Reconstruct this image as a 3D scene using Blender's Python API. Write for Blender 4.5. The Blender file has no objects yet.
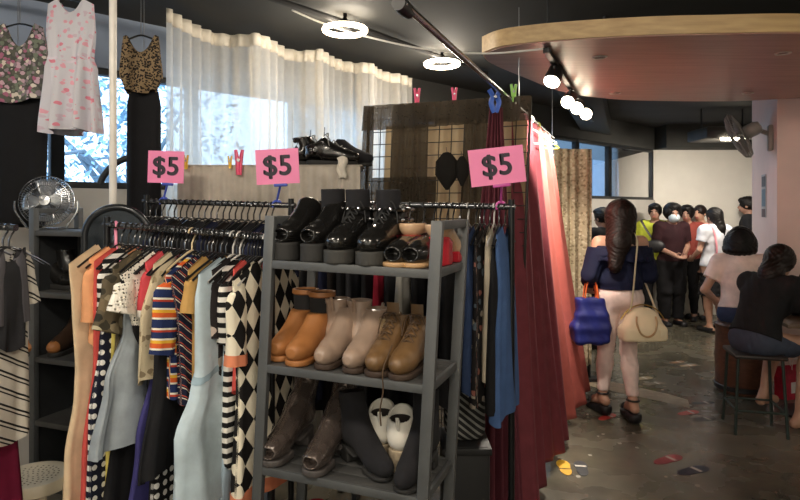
import bpy, bmesh, math, random
import numpy as np
from mathutils import Vector, Matrix
C = bpy.context.scene.collection
PI = math.pi
rnd = random.Random(7)
F, HX, HY, EYE = 610.0, 400.0, 208.0, 1.6
TH = math.radians(20.6)                       # the shop's aisles run 20.6 degrees to the right of the view
DV = Vector((math.sin(TH), math.cos(TH), 0))  # along the aisle
CV = Vector((math.cos(TH), -math.sin(TH), 0)) # across the aisle
def at(px, py, D): return Vector(((px-HX)/F*D, D, EYE-(py-HY)/F*D))
def fl(px, py, z=0):
    D = (EYE-z)*F/(py-HY); return Vector(((px-HX)/F*D, D, z))
def lin(h):
    h = h.lstrip('#'); v = [int(h[i:i+2], 16)/255 for i in (0, 2, 4)]
    return tuple((c/12.92 if c <= .04045 else ((c+.055)/1.055)**2.4) for c in v)+(1,)
# ---------------------------------------------------------------- materials
def new_mat(name):
    m = bpy.data.materials.new(name); m.use_nodes = True
    nt = m.node_tree; b = nt.nodes['Principled BSDF']
    return m, nt, b
def N(nt, t, **kw):
    n = nt.nodes.new(t)
    for k, v in kw.items(): setattr(n, k, v)
    return n
def setin(nt, sock, v):
    if hasattr(v, 'is_output') and v.is_output: nt.links.new(v, sock)
    else: sock.default_value = v
def MATH(nt, op, a, b=0.0):
    n = N(nt, 'ShaderNodeMath', operation=op); setin(nt, n.inputs[0], a); setin(nt, n.inputs[1], b); return n.outputs[0]
def MIX(nt, f, a, b):
    n = N(nt, 'ShaderNodeMix', data_type='RGBA'); setin(nt, n.inputs[0], f); setin(nt, n.inputs[6], a); setin(nt, n.inputs[7], b); return n.outputs[2]
def RAMP(nt, f, stops, const=False):
    n = N(nt, 'ShaderNodeValToRGB'); r = n.color_ramp
    if const: r.interpolation = 'CONSTANT'
    while len(r.elements) < len(stops): r.elements.new(.5)
    for e, (p, c) in zip(r.elements, stops): e.position = p; e.color = c
    setin(nt, n.inputs[0], f); return n.outputs[0]
def COORD(nt, kind='Object'): return N(nt, 'ShaderNodeTexCoord').outputs[kind]
def NOISE(nt, vec, scale, detail=3, out=0):
    n = N(nt, 'ShaderNodeTexNoise'); n.inputs['Scale'].default_value = scale; n.inputs['Detail'].default_value = detail
    nt.links.new(vec, n.inputs['Vector']); return n.outputs[out]
def VORO(nt, vec, scale, rand=1.0, feature='F1', out='Distance'):
    n = N(nt, 'ShaderNodeTexVoronoi', feature=feature); n.inputs['Scale'].default_value = scale; n.inputs['Randomness'].default_value = rand
    nt.links.new(vec, n.inputs['Vector']); return n.outputs[out]
def BUMP(nt, b, h, strength=.3, dist=.01):
    n = N(nt, 'ShaderNodeBump'); n.inputs['Strength'].default_value = strength; n.inputs['Distance'].default_value = dist
    nt.links.new(h, n.inputs['Height']); nt.links.new(n.outputs[0], b.inputs['Normal'])
def UVXY(nt):
    s = N(nt, 'ShaderNodeSeparateXYZ'); nt.links.new(COORD(nt, 'UV'), s.inputs[0]); return s.outputs[0], s.outputs[1]
_cache = {}
def M(name, col, rough=.6, metal=0., var=.12, nscale=8, bump=0, bscale=60, emit=0, coat=0, spec=None, kind='Object'):
    key = ('M', name)
    if key in _cache: return _cache[key]
    m, nt, b = new_mat(name); c = lin(col)
    v = COORD(nt, kind); nz = NOISE(nt, v, nscale)
    dk = tuple(x*(1-var) for x in c[:3])+(1,); lt = tuple(min(1, x*(1+var)) for x in c[:3])+(1,)
    nt.links.new(RAMP(nt, nz, [(.3, dk), (.7, lt)]), b.inputs['Base Color'])
    b.inputs['Roughness'].default_value = rough; b.inputs['Metallic'].default_value = metal
    if coat: b.inputs['Coat Weight'].default_value = coat
    if spec is not None: b.inputs['Specular IOR Level'].default_value = spec
    if bump: BUMP(nt, b, NOISE(nt, v, bscale, 2), bump, .004 if bscale > 30 else .01)
    if emit:
        b.inputs['Emission Color'].default_value = c; b.inputs['Emission Strength'].default_value = emit
    _cache[key] = m; return m
def finish_cloth(nt, b, rough=.85):
    b.inputs['Roughness'].default_value = rough; b.inputs['Specular IOR Level'].default_value = .25
    BUMP(nt, b, NOISE(nt, COORD(nt), 35, 3), .35, .006)
def cloth(name, col, rough=.85, var=.12): return M('cloth_'+name, col, rough, 0, var, 14, .35, 35, spec=.25)
def cached(fn):
    def w(name, *a, **k):
        key = (fn.__name__, name)
        if key not in _cache: _cache[key] = fn(name, *a, **k)
        return _cache[key]
    return w
@cached
def m_stripes(name, stops, period, slant=0.0, vertical=False):
    m, nt, b = new_mat(name); u, v = UVXY(nt)
    if vertical: u, v = v, u
    t = MATH(nt, 'FRACT', MATH(nt, 'MULTIPLY', MATH(nt, 'ADD', v, MATH(nt, 'MULTIPLY', u, slant)), 1/period))
    nt.links.new(RAMP(nt, t, [(p, lin(c)) for p, c in stops], True), b.inputs['Base Color']); finish_cloth(nt, b); return m
@cached
def m_dots(name, bg, fg, spacing, r):
    m, nt, b = new_mat(name); d = VORO(nt, COORD(nt, 'UV'), 1/spacing, 0.0)
    nt.links.new(MIX(nt, MATH(nt, 'LESS_THAN', d, r), lin(bg), lin(fg)), b.inputs['Base Color']); finish_cloth(nt, b); return m
@cached
def m_diamond(name, c1, c2, a, h):
    m, nt, b = new_mat(name); u, v = UVXY(nt)
    p = MATH(nt, 'MULTIPLY', u, 1/a); q = MATH(nt, 'MULTIPLY', v, 1/h)
    cx = N(nt, 'ShaderNodeCombineXYZ'); nt.links.new(MATH(nt, 'ADD', p, q), cx.inputs[0]); nt.links.new(MATH(nt, 'SUBTRACT', p, q), cx.inputs[1])
    ch = N(nt, 'ShaderNodeTexChecker'); ch.inputs['Scale'].default_value = 1
    cx.inputs[2].default_value = .5
    ch.inputs['Color1'].default_value = lin(c1); ch.inputs['Color2'].default_value = lin(c2); nt.links.new(cx.outputs[0], ch.inputs['Vector'])
    nt.links.new(ch.outputs[0], b.inputs['Base Color']); finish_cloth(nt, b); return m
@cached
def m_print(name, bg, cols, scale, cover=.45):
    """blotches of several colours strewn over a ground (florals, camouflage)"""
    m, nt, b = new_mat(name); uv = COORD(nt, 'UV')
    wob = N(nt, 'ShaderNodeVectorMath', operation='MULTIPLY_ADD'); nt.links.new(NOISE(nt, uv, scale*1.2, 2, 1), wob.inputs[0])
    wob.inputs[1].default_value = (.6/scale,)*3; nt.links.new(uv, wob.inputs[2]); vec = wob.outputs[0]
    n = N(nt, 'ShaderNodeTexVoronoi'); n.inputs['Scale'].default_value = scale; nt.links.new(vec, n.inputs['Vector'])
    s = N(nt, 'ShaderNodeSeparateColor'); nt.links.new(n.outputs['Color'], s.inputs[0])
    k = len(cols); pick = RAMP(nt, s.outputs[0], [(i/k, lin(c)) for i, c in enumerate(cols)], True)
    msk = MATH(nt, 'LESS_THAN', n.outputs['Distance'], cover)
    nt.links.new(MIX(nt, msk, lin(bg), pick), b.inputs['Base Color']); finish_cloth(nt, b); return m
@cached
def m_leopard(name, bg, mid, dark, scale):
    m, nt, b = new_mat(name); uv = COORD(nt, 'UV')
    d = VORO(nt, uv, scale); nz = NOISE(nt, uv, scale*1.5, 1)
    t = MATH(nt, 'ADD', d, MATH(nt, 'MULTIPLY', nz, .5))
    nt.links.new(RAMP(nt, t, [(0, lin(mid)), (.34, lin(dark)), (.76, lin(bg))], True), b.inputs['Base Color']); finish_cloth(nt, b); return m
@cached
def m_lace(name, col, scale=60):
    m, nt, b = new_mat(name); d = VORO(nt, COORD(nt, 'UV'), scale, .4)
    b.inputs['Base Color'].default_value = lin(col); finish_cloth(nt, b)
    nt.links.new(MATH(nt, 'GREATER_THAN', d, .3), b.inputs['Alpha']); return m
@cached
def m_sheer(name, col, opacity, trans=.6, scale=30):
    m, nt, b = new_mat(name); nt.nodes.remove(b); out = nt.nodes['Material Output']
    tr = N(nt, 'ShaderNodeBsdfTranslucent'); df = N(nt, 'ShaderNodeBsdfDiffuse'); tp = N(nt, 'ShaderNodeBsdfTransparent')
    v = COORD(nt); c = lin(col); col2 = RAMP(nt, NOISE(nt, v, 3), [(.3, tuple(x*.9 for x in c[:3])+(1,)), (.7, c)])
    nt.links.new(col2, tr.inputs[0]); nt.links.new(col2, df.inputs[0])
    a = N(nt, 'ShaderNodeMixShader'); a.inputs[0].default_value = trans; nt.links.new(df.outputs[0], a.inputs[1]); nt.links.new(tr.outputs[0], a.inputs[2])
    f = N(nt, 'ShaderNodeMixShader'); nt.links.new(tp.outputs[0], f.inputs[1]); nt.links.new(a.outputs[0], f.inputs[2])
    nt.links.new(MATH(nt, 'ADD', opacity-.08, MATH(nt, 'MULTIPLY', NOISE(nt, v, scale), .16)), f.inputs[0])
    nt.links.new(f.outputs[0], out.inputs[0]); return m
# ---------------------------------------------------------------- mesh building
def rotm(rx=0, ry=0, rz=0): return (Matrix.Rotation(rz, 3, 'Z') @ Matrix.Rotation(ry, 3, 'Y') @ Matrix.Rotation(rx, 3, 'X'))
def tag(o, label=None, cat=None, group=None, kind=None):
    if label: o['label'] = label
    if cat: o['category'] = cat
    if group: o['group'] = group
    if kind: o['kind'] = kind
    return o
def thing(name, label, cat, loc=(0, 0, 0), rz=0.0, group=None, ry=0.0, rx=0.0):
    o = bpy.data.objects.new(name, None); C.objects.link(o); o.empty_display_size = .05
    o.location = loc; o.rotation_euler = (rx, ry, rz); return tag(o, label, cat, group)
def mx(o): return Matrix.LocRotScale(o.location, o.rotation_euler, o.scale)
def link(name, me, mats, parent=None, world=False):
    if not isinstance(mats, (list, tuple)): mats = [mats]
    for m in mats: me.materials.append(m)
    if parent is not None and world:
        T = Matrix.Identity(4); p = parent
        while p is not None: T = mx(p) @ T; p = p.parent
        me.transform(T.inverted())
    o = bpy.data.objects.new(name, me); C.objects.link(o); o.parent = parent; return o
class MB:
    def __init__(s): s.v = []; s.f = []; s.uv = []; s.mi = []; s.cur = 0
    def add(s, vs, fs, uvs=None):
        o = len(s.v); s.v += [tuple(v) for v in vs]; s.uv += list(uvs) if uvs else [(v[0], v[2]) for v in vs]
        for f in fs: s.f.append(tuple(i+o for i in f)); s.mi.append(s.cur)
        return s
    def box(s, c, size, R=None, bev=0):
        c = Vector(c); hx, hy, hz = [q/2 for q in size]
        if bev:
            b = min(bev, hx*.9, hy*.9, hz*.9); bm = bmesh.new(); bmesh.ops.create_cube(bm, size=1)
            for v in bm.verts: v.co = Vector((v.co.x*2*hx, v.co.y*2*hy, v.co.z*2*hz))
            bmesh.ops.bevel(bm, geom=bm.edges[:], offset=b, segments=2, affect='EDGES', profile=.5)
            bm.verts.index_update(); vs = [(R @ v.co if R else v.co)+c for v in bm.verts]
            fs = [[v.index for v in f.verts] for f in bm.faces]; bm.free(); return s.add(vs, fs)
        vs = [Vector((x, y, z)) for x in (-hx, hx) for y in (-hy, hy) for z in (-hz, hz)]
        vs = [(R @ v if R else v)+c for v in vs]
        return s.add(vs, [(0, 1, 3, 2), (4, 6, 7, 5), (0, 4, 5, 1), (2, 3, 7, 6), (0, 2, 6, 4), (1, 5, 7, 3)])
    def bar(s, a, b, w, d, bev=0.002, up=(0, 0, 1)):
        a, b = Vector(a), Vector(b); z = (b-a).normalized(); u = Vector(up)
        if abs(z.dot(u)) > .98: u = Vector(CV)
        x = u.cross(z).normalized(); y = z.cross(x)
        R = Matrix((x, y, z)).transposed(); return s.box((a+b)/2, (w, d, (b-a).length), R, bev)
    def tube(s, pts, r, n=10, cap=True, flat=1.0, close=False):
        pts = [Vector(p) for p in pts]; k = len(pts); rs = r if isinstance(r, (list, tuple)) else [r]*k
        vs = []; t0 = (pts[1]-pts[0]).normalized(); u = t0.orthogonal().normalized()
        for i, p in enumerate(pts):
            if close: t = (pts[(i+1) % k]-pts[i-1])
            else: t = (pts[min(i+1, k-1)]-pts[max(i-1, 0)])
            t = t.normalized() if t.length > 1e-9 else t0
            u = (u-t*u.dot(t)); u = u.normalized() if u.length > 1e-6 else t.orthogonal().normalized(); w = t.cross(u)
            for j in range(n):
                a = 2*PI*j/n; vs.append(p+(u*math.cos(a)+w*math.sin(a)*flat)*rs[i])
        fs = []
        for i in range(k if close else k-1):
            i2 = (i+1) % k
            for j in range(n): fs.append((i*n+j, i*n+(j+1) % n, i2*n+(j+1) % n, i2*n+j))
        if cap and not close: fs += [tuple(range(n))[::-1], tuple((k-1)*n+j for j in range(n))]
        return s.add(vs, fs)
    def lathe(s, prof, n=32, c=(0, 0, 0), R=None, cap=False):
        c = Vector(c); vs = []
        for (r, z) in prof:
            for j in range(n):
                a = 2*PI*j/n; v = Vector((r*math.cos(a), r*math.sin(a), z)); vs.append((R @ v if R else v)+c)
        k = len(prof); fs = [(i*n+j, i*n+(j+1) % n, (i+1)*n+(j+1) % n, (i+1)*n+j) for i in range(k-1) for j in range(n)]
        if cap: fs += [tuple(range(n))[::-1], tuple((k-1)*n+j for j in range(n))]
        return s.add(vs, fs)
    def prism(s, pts, z0, z1):
        n = len(pts); vs = [(p[0], p[1], z0) for p in pts]+[(p[0], p[1], z1) for p in pts]
        return s.add(vs, [tuple(range(n))[::-1], tuple(range(n, 2*n))]+[(i, (i+1) % n, n+(i+1) % n, n+i) for i in range(n)])
    def grid(s, fn, nu, nv, closeu=False, uvfn=None):
        """fn(i/nu, j/nv) -> point; rows j"""
        cu = nu if closeu else nu+1; vs = []; uvs = []
        for j in range(nv+1):
            for i in range(cu):
                p = fn(i/nu, j/nv); vs.append(p[:3]); uvs.append(p[3] if len(p) > 3 else (p[0], p[2]))
        fs = [(j*cu+i, j*cu+(i+1) % cu, (j+1)*cu+(i+1) % cu, (j+1)*cu+i) for j in range(nv) for i in range(nu)]
        return s.add(vs, fs, uvs)
    def build(s, name, mats, parent=None, world=False, smooth=None):
        me = bpy.data.meshes.new(name); me.from_pydata(s.v, [], s.f)
        uvl = me.uv_layers.new(name='UVMap'); li = np.empty(len(me.loops), dtype=np.int32); me.loops.foreach_get('vertex_index', li)
        uvl.data.foreach_set('uv', np.array(s.uv, dtype=np.float32)[li].ravel())
        if any(s.mi): me.polygons.foreach_set('material_index', s.mi)
        if smooth is None or smooth:
            me.polygons.foreach_set('use_smooth', [True]*len(me.polygons))
            if smooth is None: me.set_sharp_from_angle(angle=math.radians(38))
        me.update(); return link(name, me, mats, parent, world)
def solid(o, th):
    m = o.modifiers.new('thickness', 'SOLIDIFY'); m.thickness = th; m.offset = 0; return o
def copy_tree(o, parent=None, skip=None):
    c = o.copy(); C.objects.link(c)
    if parent is not None: c.parent = parent
    for ch in [q for q in bpy.data.objects if q.parent == o and q.name.split('.')[0] != skip]: copy_tree(ch, c)
    return c
def arc(c, r, a0, a1, n, ex, ez):
    c, ex, ez = Vector(c), Vector(ex), Vector(ez)
    return [c+ex*(r*math.cos(a0+(a1-a0)*i/n))+ez*(r*math.sin(a0+(a1-a0)*i/n)) for i in range(n+1)]
def spline(pts, n=8):
    P = [Vector(p) for p in pts]; out = []
    for i in range(len(P)-1):
        p0, p1, p2, p3 = P[max(i-1, 0)], P[i], P[i+1], P[min(i+2, len(P)-1)]
        for k in range(n):
            t = k/n; out.append(.5*((2*p1)+(p2-p0)*t+(2*p0-5*p1+4*p2-p3)*t*t+(3*p1-p0-3*p2+p3)*t**3))
    out.append(P[-1]); return out
# ---------------------------------------------------------------- smooth solids from distance fields
def cone(a, b, ra, rb=None, flat=False):
    a = np.array(a, float); b = np.array(b, float); rb = ra if rb is None else rb; ab = b-a; L2 = max(ab.dot(ab), 1e-12); L = L2**.5; r = max(ra, rb)
    def f(X, Y, Z):
        t = ((X-a[0])*ab[0]+(Y-a[1])*ab[1]+(Z-a[2])*ab[2])/L2; tc = np.clip(t, 0, 1)
        d = np.sqrt((X-a[0]-tc*ab[0])**2+(Y-a[1]-tc*ab[1])**2+(Z-a[2]-tc*ab[2])**2)-(ra+(rb-ra)*tc)
        return np.maximum(d, (t-1)*L) if flat else d
    return np.minimum(a, b)-r, np.maximum(a, b)+r, f
def _loc(c, R):
    c = np.array(c, float); Rm = None if R is None else np.array(R.to_3x3())
    def g(X, Y, Z):
        X, Y, Z = X-c[0], Y-c[1], Z-c[2]
        if Rm is None: return X, Y, Z
        return (Rm[0, 0]*X+Rm[1, 0]*Y+Rm[2, 0]*Z, Rm[0, 1]*X+Rm[1, 1]*Y+Rm[2, 1]*Z, Rm[0, 2]*X+Rm[1, 2]*Y+Rm[2, 2]*Z)
    return c, g
def ell(c, r, R=None):
    c, g = _loc(c, R); r = np.array(r, float); m = r.max() if R is not None else r
    def f(X, Y, Z):
        x, y, z = g(X, Y, Z); k0 = np.sqrt((x/r[0])**2+(y/r[1])**2+(z/r[2])**2)+1e-9
        k1 = np.sqrt((x/r[0]**2)**2+(y/r[1]**2)**2+(z/r[2]**2)**2)+1e-9; return k0*(k0-1)/k1
    return c-m, c+m, f
def rbox(c, h, rd, R=None):
    c, g = _loc(c, R); h = np.array(h, float); m = np.linalg.norm(h) if R is not None else h
    def f(X, Y, Z):
        x, y, z = g(X, Y, Z); qx, qy, qz = abs(x)-h[0]+rd, abs(y)-h[1]+rd, abs(z)-h[2]+rd
        return np.sqrt(np.maximum(qx, 0)**2+np.maximum(qy, 0)**2+np.maximum(qz, 0)**2)+np.minimum(np.maximum(qx, np.maximum(qy, qz)), 0)-rd
    return c-m, c+m, f
class SDF:
    def __init__(s, lo, hi, h):
        s.lo = np.array(lo, float)-2*h; s.h = h; s.n = np.ceil((np.array(hi, float)+2*h-s.lo)/h).astype(int)+1
        s.v = np.full(s.n, .2); s.ax = [s.lo[i]+h*np.arange(s.n[i]) for i in range(3)]
    def reg(s, lo, hi, m):
        i0 = np.clip(np.floor((lo-m-s.lo)/s.h).astype(int), 0, s.n); i1 = np.clip(np.ceil((hi+m-s.lo)/s.h).astype(int)+1, 0, s.n)
        sl = tuple(slice(a, b) for a, b in zip(i0, i1))
        return sl, (s.ax[0][sl[0]][:, None, None], s.ax[1][sl[1]][None, :, None], s.ax[2][sl[2]][None, None, :])
    def add(s, p, k=.02):
        sl, g = s.reg(p[0], p[1], k+3*s.h); a = s.v[sl]; b = p[2](*g)
        hh = np.clip(.5+.5*(b-a)/k, 0, 1); s.v[sl] = b+(a-b)*hh-k*hh*(1-hh); return s
    def sub(s, p, e=0):
        sl, g = s.reg(p[0], p[1], 3*s.h); s.v[sl] = np.maximum(s.v[sl], -p[2](*g)+e); return s
    def cut(s, pt, n):
        n = np.array(n, float); n = n/np.linalg.norm(n); sl, g = s.reg(s.lo, s.lo+s.n*s.h, 0)
        s.v = np.maximum(s.v, (g[0]-pt[0])*n[0]+(g[1]-pt[1])*n[1]+(g[2]-pt[2])*n[2]); return s
    def keep(s, p):
        sl, g = s.reg(s.lo, s.lo+s.n*s.h, 0); s.v = np.maximum(s.v, p[2](*g)); return s
    def warp(s, fn):
        sl, g = s.reg(s.lo, s.lo+s.n*s.h, 0); s.v = s.v+fn(*g); return s
    def mesh(s):
        v = s.v; v[0] = v[-1] = .1; v[:, 0] = v[:, -1] = .1; v[:, :, 0] = v[:, :, -1] = .1
        sg = v < 0; nc = np.array(v.shape)-1; cnt = np.zeros(nc); P = np.zeros(tuple(nc)+(3,))
        for ax in range(3):
            o1, o2 = [q for q in range(3) if q != ax]
            for e1 in (0, 1):
                for e2 in (0, 1):
                    sl = [None]*3; sl[o1] = slice(e1, e1+nc[o1]); sl[o2] = slice(e2, e2+nc[o2])
                    A = sl.copy(); A[ax] = slice(0, nc[ax]); B = sl.copy(); B[ax] = slice(1, nc[ax]+1); A, B = tuple(A), tuple(B)
                    cr = sg[A] != sg[B]; t = np.where(cr, v[A]/np.where(cr, v[A]-v[B], 1), 0); cnt += cr
                    P[..., ax] += t; P[..., o1] += cr*e1; P[..., o2] += cr*e2
        cells = np.argwhere(cnt > 0); idx = np.full(nc, -1); idx[tuple(cells.T)] = np.arange(len(cells))
        V = s.lo+s.h*(cells+P[tuple(cells.T)]/cnt[tuple(cells.T)][:, None]); Fs = []
        for ax in range(3):
            o1, o2 = (ax+1) % 3, (ax+2) % 3; A = [slice(None)]*3; B = [slice(None)]*3; A[ax] = slice(0, -1); B[ax] = slice(1, None)
            e = np.argwhere(sg[tuple(A)] != sg[tuple(B)]); inside = sg[tuple(A)][tuple(e.T)]; q = []
            for d1, d2 in ((1, 1), (0, 1), (0, 0), (1, 0)):
                c = e.copy(); c[:, o1] -= d1; c[:, o2] -= d2; q.append(idx[tuple(c.T)])
            q = np.stack(q, 1); q[~inside] = q[~inside][:, ::-1]; Fs.append(q)
        return V, np.concatenate(Fs)
    def build(s, name, mats, parent=None, world=False, pick=None, uv=None):
        V, Q = s.mesh(); me = bpy.data.meshes.new(name); me.vertices.add(len(V)); me.vertices.foreach_set('co', V.astype(np.float32).ravel())
        me.loops.add(Q.size); me.loops.foreach_set('vertex_index', Q.astype(np.int32).ravel())
        me.polygons.add(len(Q)); me.polygons.foreach_set('loop_start', np.arange(0, Q.size, 4, dtype=np.int32))
        me.polygons.foreach_set('use_smooth', np.ones(len(Q), dtype=bool))
        if pick is not None: me.polygons.foreach_set('material_index', pick(V[Q].mean(1)).astype(np.int32))
        me.update(calc_edges=True); me.validate()
        uvl = me.uv_layers.new(name='UVMap'); uvl.data.foreach_set('uv', V[Q.ravel()][:, (0, 2)].astype(np.float32).ravel())
        return link(name, me, mats, parent, world)
# ================================================================ camera, sky, lamps
cam = bpy.data.cameras.new('camera'); cam.sensor_width = 36; cam.lens = F/800*36; cam.shift_y = -(250-HY)/800; cam.clip_start = .02
co = bpy.data.objects.new('camera', cam); C.objects.link(co); co.location = (0, 0, EYE); co.rotation_euler = (PI/2, 0, 0)
bpy.context.scene.camera = co
vs = bpy.context.scene.view_settings; vs.view_transform = 'Standard'; vs.look = 'None'; vs.gamma = 1; vs.use_curve_mapping = False; vs.exposure = 0.7
bpy.context.scene.cycles.use_denoising = True
bpy.context.scene.cycles.max_bounces = 8; bpy.context.scene.cycles.transparent_max_bounces = 24
w = bpy.data.worlds.new('sky'); bpy.context.scene.world = w; w.use_nodes = True
bg = w.node_tree.nodes['Background']; bg.inputs[0].default_value = lin('#cfe6ff'); bg.inputs[1].default_value = 2.6
WARM = (1, .90, .76)
def lamp(kind, loc, power, col=WARM, size=.25, target=None, spot=None):
    l = bpy.data.lights.new('lamp_light', kind); l.energy = power; l.color = col
    if kind == 'AREA': l.shape = 'DISK'; l.size = size
    else: l.shadow_soft_size = size
    if spot: l.spot_size = spot; l.spot_blend = .6
    o = bpy.data.objects.new('lamp_light', l); C.objects.link(o); o.location = loc
    if target is not None: o.rotation_euler = (Vector(target)-Vector(loc)).to_track_quat('-Z', 'Y').to_euler()
    return o
# ================================================================ shell
ZC, ZH, ZS = 2.8, 2.47, 1.72
W0 = Vector((-1.854, 3.77, 0)); WD = Vector((5.679, 5.38, 0)).normalized(); WN = Vector((WD.y, -WD.x, 0))
def wp(s, z, o=0): return W0+WD*s+WN*o+Vector((0, 0, z))
def m_floor():
    m, nt, b = new_mat('worn_concrete'); v = COORD(nt)
    n1 = NOISE(nt, v, 1.1, 5); n2 = NOISE(nt, v, 6, 4)
    c = RAMP(nt, n1, [(.3, lin('#34332e')), (.5, lin('#5a564a')), (.72, lin('#7a7463'))])
    c2 = RAMP(nt, n2, [(.35, lin('#423f37')), (.65, lin('#676253'))])
    nt.links.new(MIX(nt, .45, c, c2), b.inputs['Base Color'])
    nt.links.new(RAMP(nt, NOISE(nt, v, 3, 3), [(.3, (.16,)*3+(1,)), (.7, (.36,)*3+(1,))]), b.inputs['Roughness']); BUMP(nt, b, n2, .08, .01); return m
def struct(name, mb, mat): return tag(mb.build(name, mat, smooth=False), kind='structure')
def wallbox(a, b, z0, z1, th, n):
    a, b = Vector(a), Vector(b); n = Vector(n)
    vs = [a, b, b+n*th, a+n*th]; vs = [Vector((p.x, p.y, z0)) for p in vs]+[Vector((p.x, p.y, z1)) for p in vs]
    return vs, [(0, 1, 2, 3), (7, 6, 5, 4), (0, 4, 5, 1), (1, 5, 6, 2), (2, 6, 7, 3), (3, 7, 4, 0)]
SE, S0 = 7.82, -8.2
plaster = M('painted_plaster', '#dbd7ce', .75, var=.05, nscale=3, bump=.1); black_paint = M('black_ceiling_paint', '#30302d', .85, var=.2, nscale=2)
room = [wp(S0, 0, -.15)[:2], (-7.85, -2.02), (7.22, -2.02), (7.22, 9.27), (wp(SE, 0).x-.12, 9.27), wp(SE, 0, -.15)[:2]]
struct('floor', MB().prism(room, -.1, 0), m_floor())
struct('ceiling', MB().prism(room, ZC, ZC+.1), black_paint)
struct('wall_window_side', MB().add(*wallbox(wp(S0, 0), wp(SE+.15, 0), 0, ZS, -.15, WN)), M('sill_wall_paint', '#b7b3ad', .75, var=.05, nscale=3))
struct('trim_1', MB().add(*wallbox(wp(S0, 0), wp(1.6, 0), ZH, ZC, -.15, WN)), M('header_paint', '#8490a3', .8, var=.1, nscale=3)); struct('trim_4', MB().add(*wallbox(wp(1.6, 0), wp(SE+.15, 0), ZH, ZC, -.15, WN)), M('header_dark', '#3b3b38', .85, var=.1, nscale=3))
end = wp(SE, 0)
struct('wall_end', MB().add(*wallbox((end.x-.1, end.y, 0), (7.2, end.y, 0), 0, ZC, .12, (0, 1, 0))), plaster)
struct('trim_2', MB().box(((end.x+7.1)/2, end.y-.2, (ZH+ZC)/2+.0), (7.1-end.x, .4, ZC-ZH), None), black_paint)
struct('wall_right', MB().box((7.16, 3.6, 1.4), (.12, 11.2, 2.8)), plaster)
FX0, FX1, FZ0, FZ1 = -1.5, .7, .45, 2.3      # added unseen glazing behind the camera, daylight for the front
mb = MB()
for x0, x1, z0, z1 in ((-7.85, FX0, 0, ZC), (FX1, 7.22, 0, ZC), (FX0, FX1, 0, FZ0), (FX0, FX1, FZ1, ZC)): mb.box(((x0+x1)/2, -1.96, (z0+z1)/2), (x1-x0, .12, z1-z0))
struct('wall_back', mb, plaster)
frame_m = M('dark_window_frame', '#26282a', .5, .3)
def m_glass(name='window_glass', tint=(.86, .94, 1, 1)):
    m, nt, b = new_mat(name); nt.nodes.remove(b); out = nt.nodes['Material Output']
    tp = N(nt, 'ShaderNodeBsdfTransparent'); gl = N(nt, 'ShaderNodeBsdfGlossy'); gl.inputs['Roughness'].default_value = .03
    tp.inputs[0].default_value = tint
    fr = N(nt, 'ShaderNodeFresnel'); fr.inputs[0].default_value = 1.12
    mxs = N(nt, 'ShaderNodeMixShader'); nt.links.new(fr.outputs[0], mxs.inputs[0]); nt.links.new(tp.outputs[0], mxs.inputs[1]); nt.links.new(gl.outputs[0], mxs.inputs[2])
    nt.links.new(mxs.outputs[0], out.inputs[0]); return m
glass_m = m_glass()
ms = [-.23+.84*k for k in range(-7, 10)]; ms[-1] = SE-.02
for k in range(len(ms)-1):
    a, b_ = ms[k], ms[k+1]; mb = MB()
    for s in (a, b_): mb.bar(wp(s, ZS, -.05), wp(s, ZH, -.05), .075, .07, .004, up=WN)
    for z in (ZS+.02, ZH-.02): mb.bar(wp(a, z, -.05), wp(b_, z, -.05), .07, .04)
    wf = tag(mb.build('window_%d' % (k+1), frame_m), kind='structure')
    MB().add(*wallbox(wp(a+.03, 0, -.045), wp(b_-.03, 0, -.045), ZS+.03, ZH-.03, -.008, WN)).build('glass', glass_m, wf, smooth=False)
mb = MB()
for x in (FX0, (FX0+FX1)/2, FX1): mb.box((x, -1.96, (FZ0+FZ1)/2), (.06, .08, FZ1-FZ0))
for z in (FZ0, FZ1): mb.box(((FX0+FX1)/2, -1.96, z), (FX1-FX0+.06, .08, .06))
wf = tag(mb.build('window_%d' % (len(ms)), frame_m), kind='structure'); MB().box(((FX0+FX1)/2, -1.96, (FZ0+FZ1)/2), (FX1-FX0, .008, FZ1-FZ0)).build('glass', m_glass('added_bronze_glass', (.82, .70, .56, 1)), wf, smooth=False)  # bronze tint warms the daylight from this added glazing
# the wall is closed off short of the first window
struct('trim_3', MB().add(*wallbox(wp(S0, 0), wp(ms[0], 0), ZS, ZH, -.15, WN)), plaster)
# pillar on the right
PN = Vector((3.4, 5.5, 0)); PF = PN+DV*1.2
pil = MB().add(*wallbox(PN, PF, 0, ZC, 1.7, CV)); struct('pillar', pil, M('pillar_paint', '#d6beb6', .7, var=.05, nscale=3))
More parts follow.
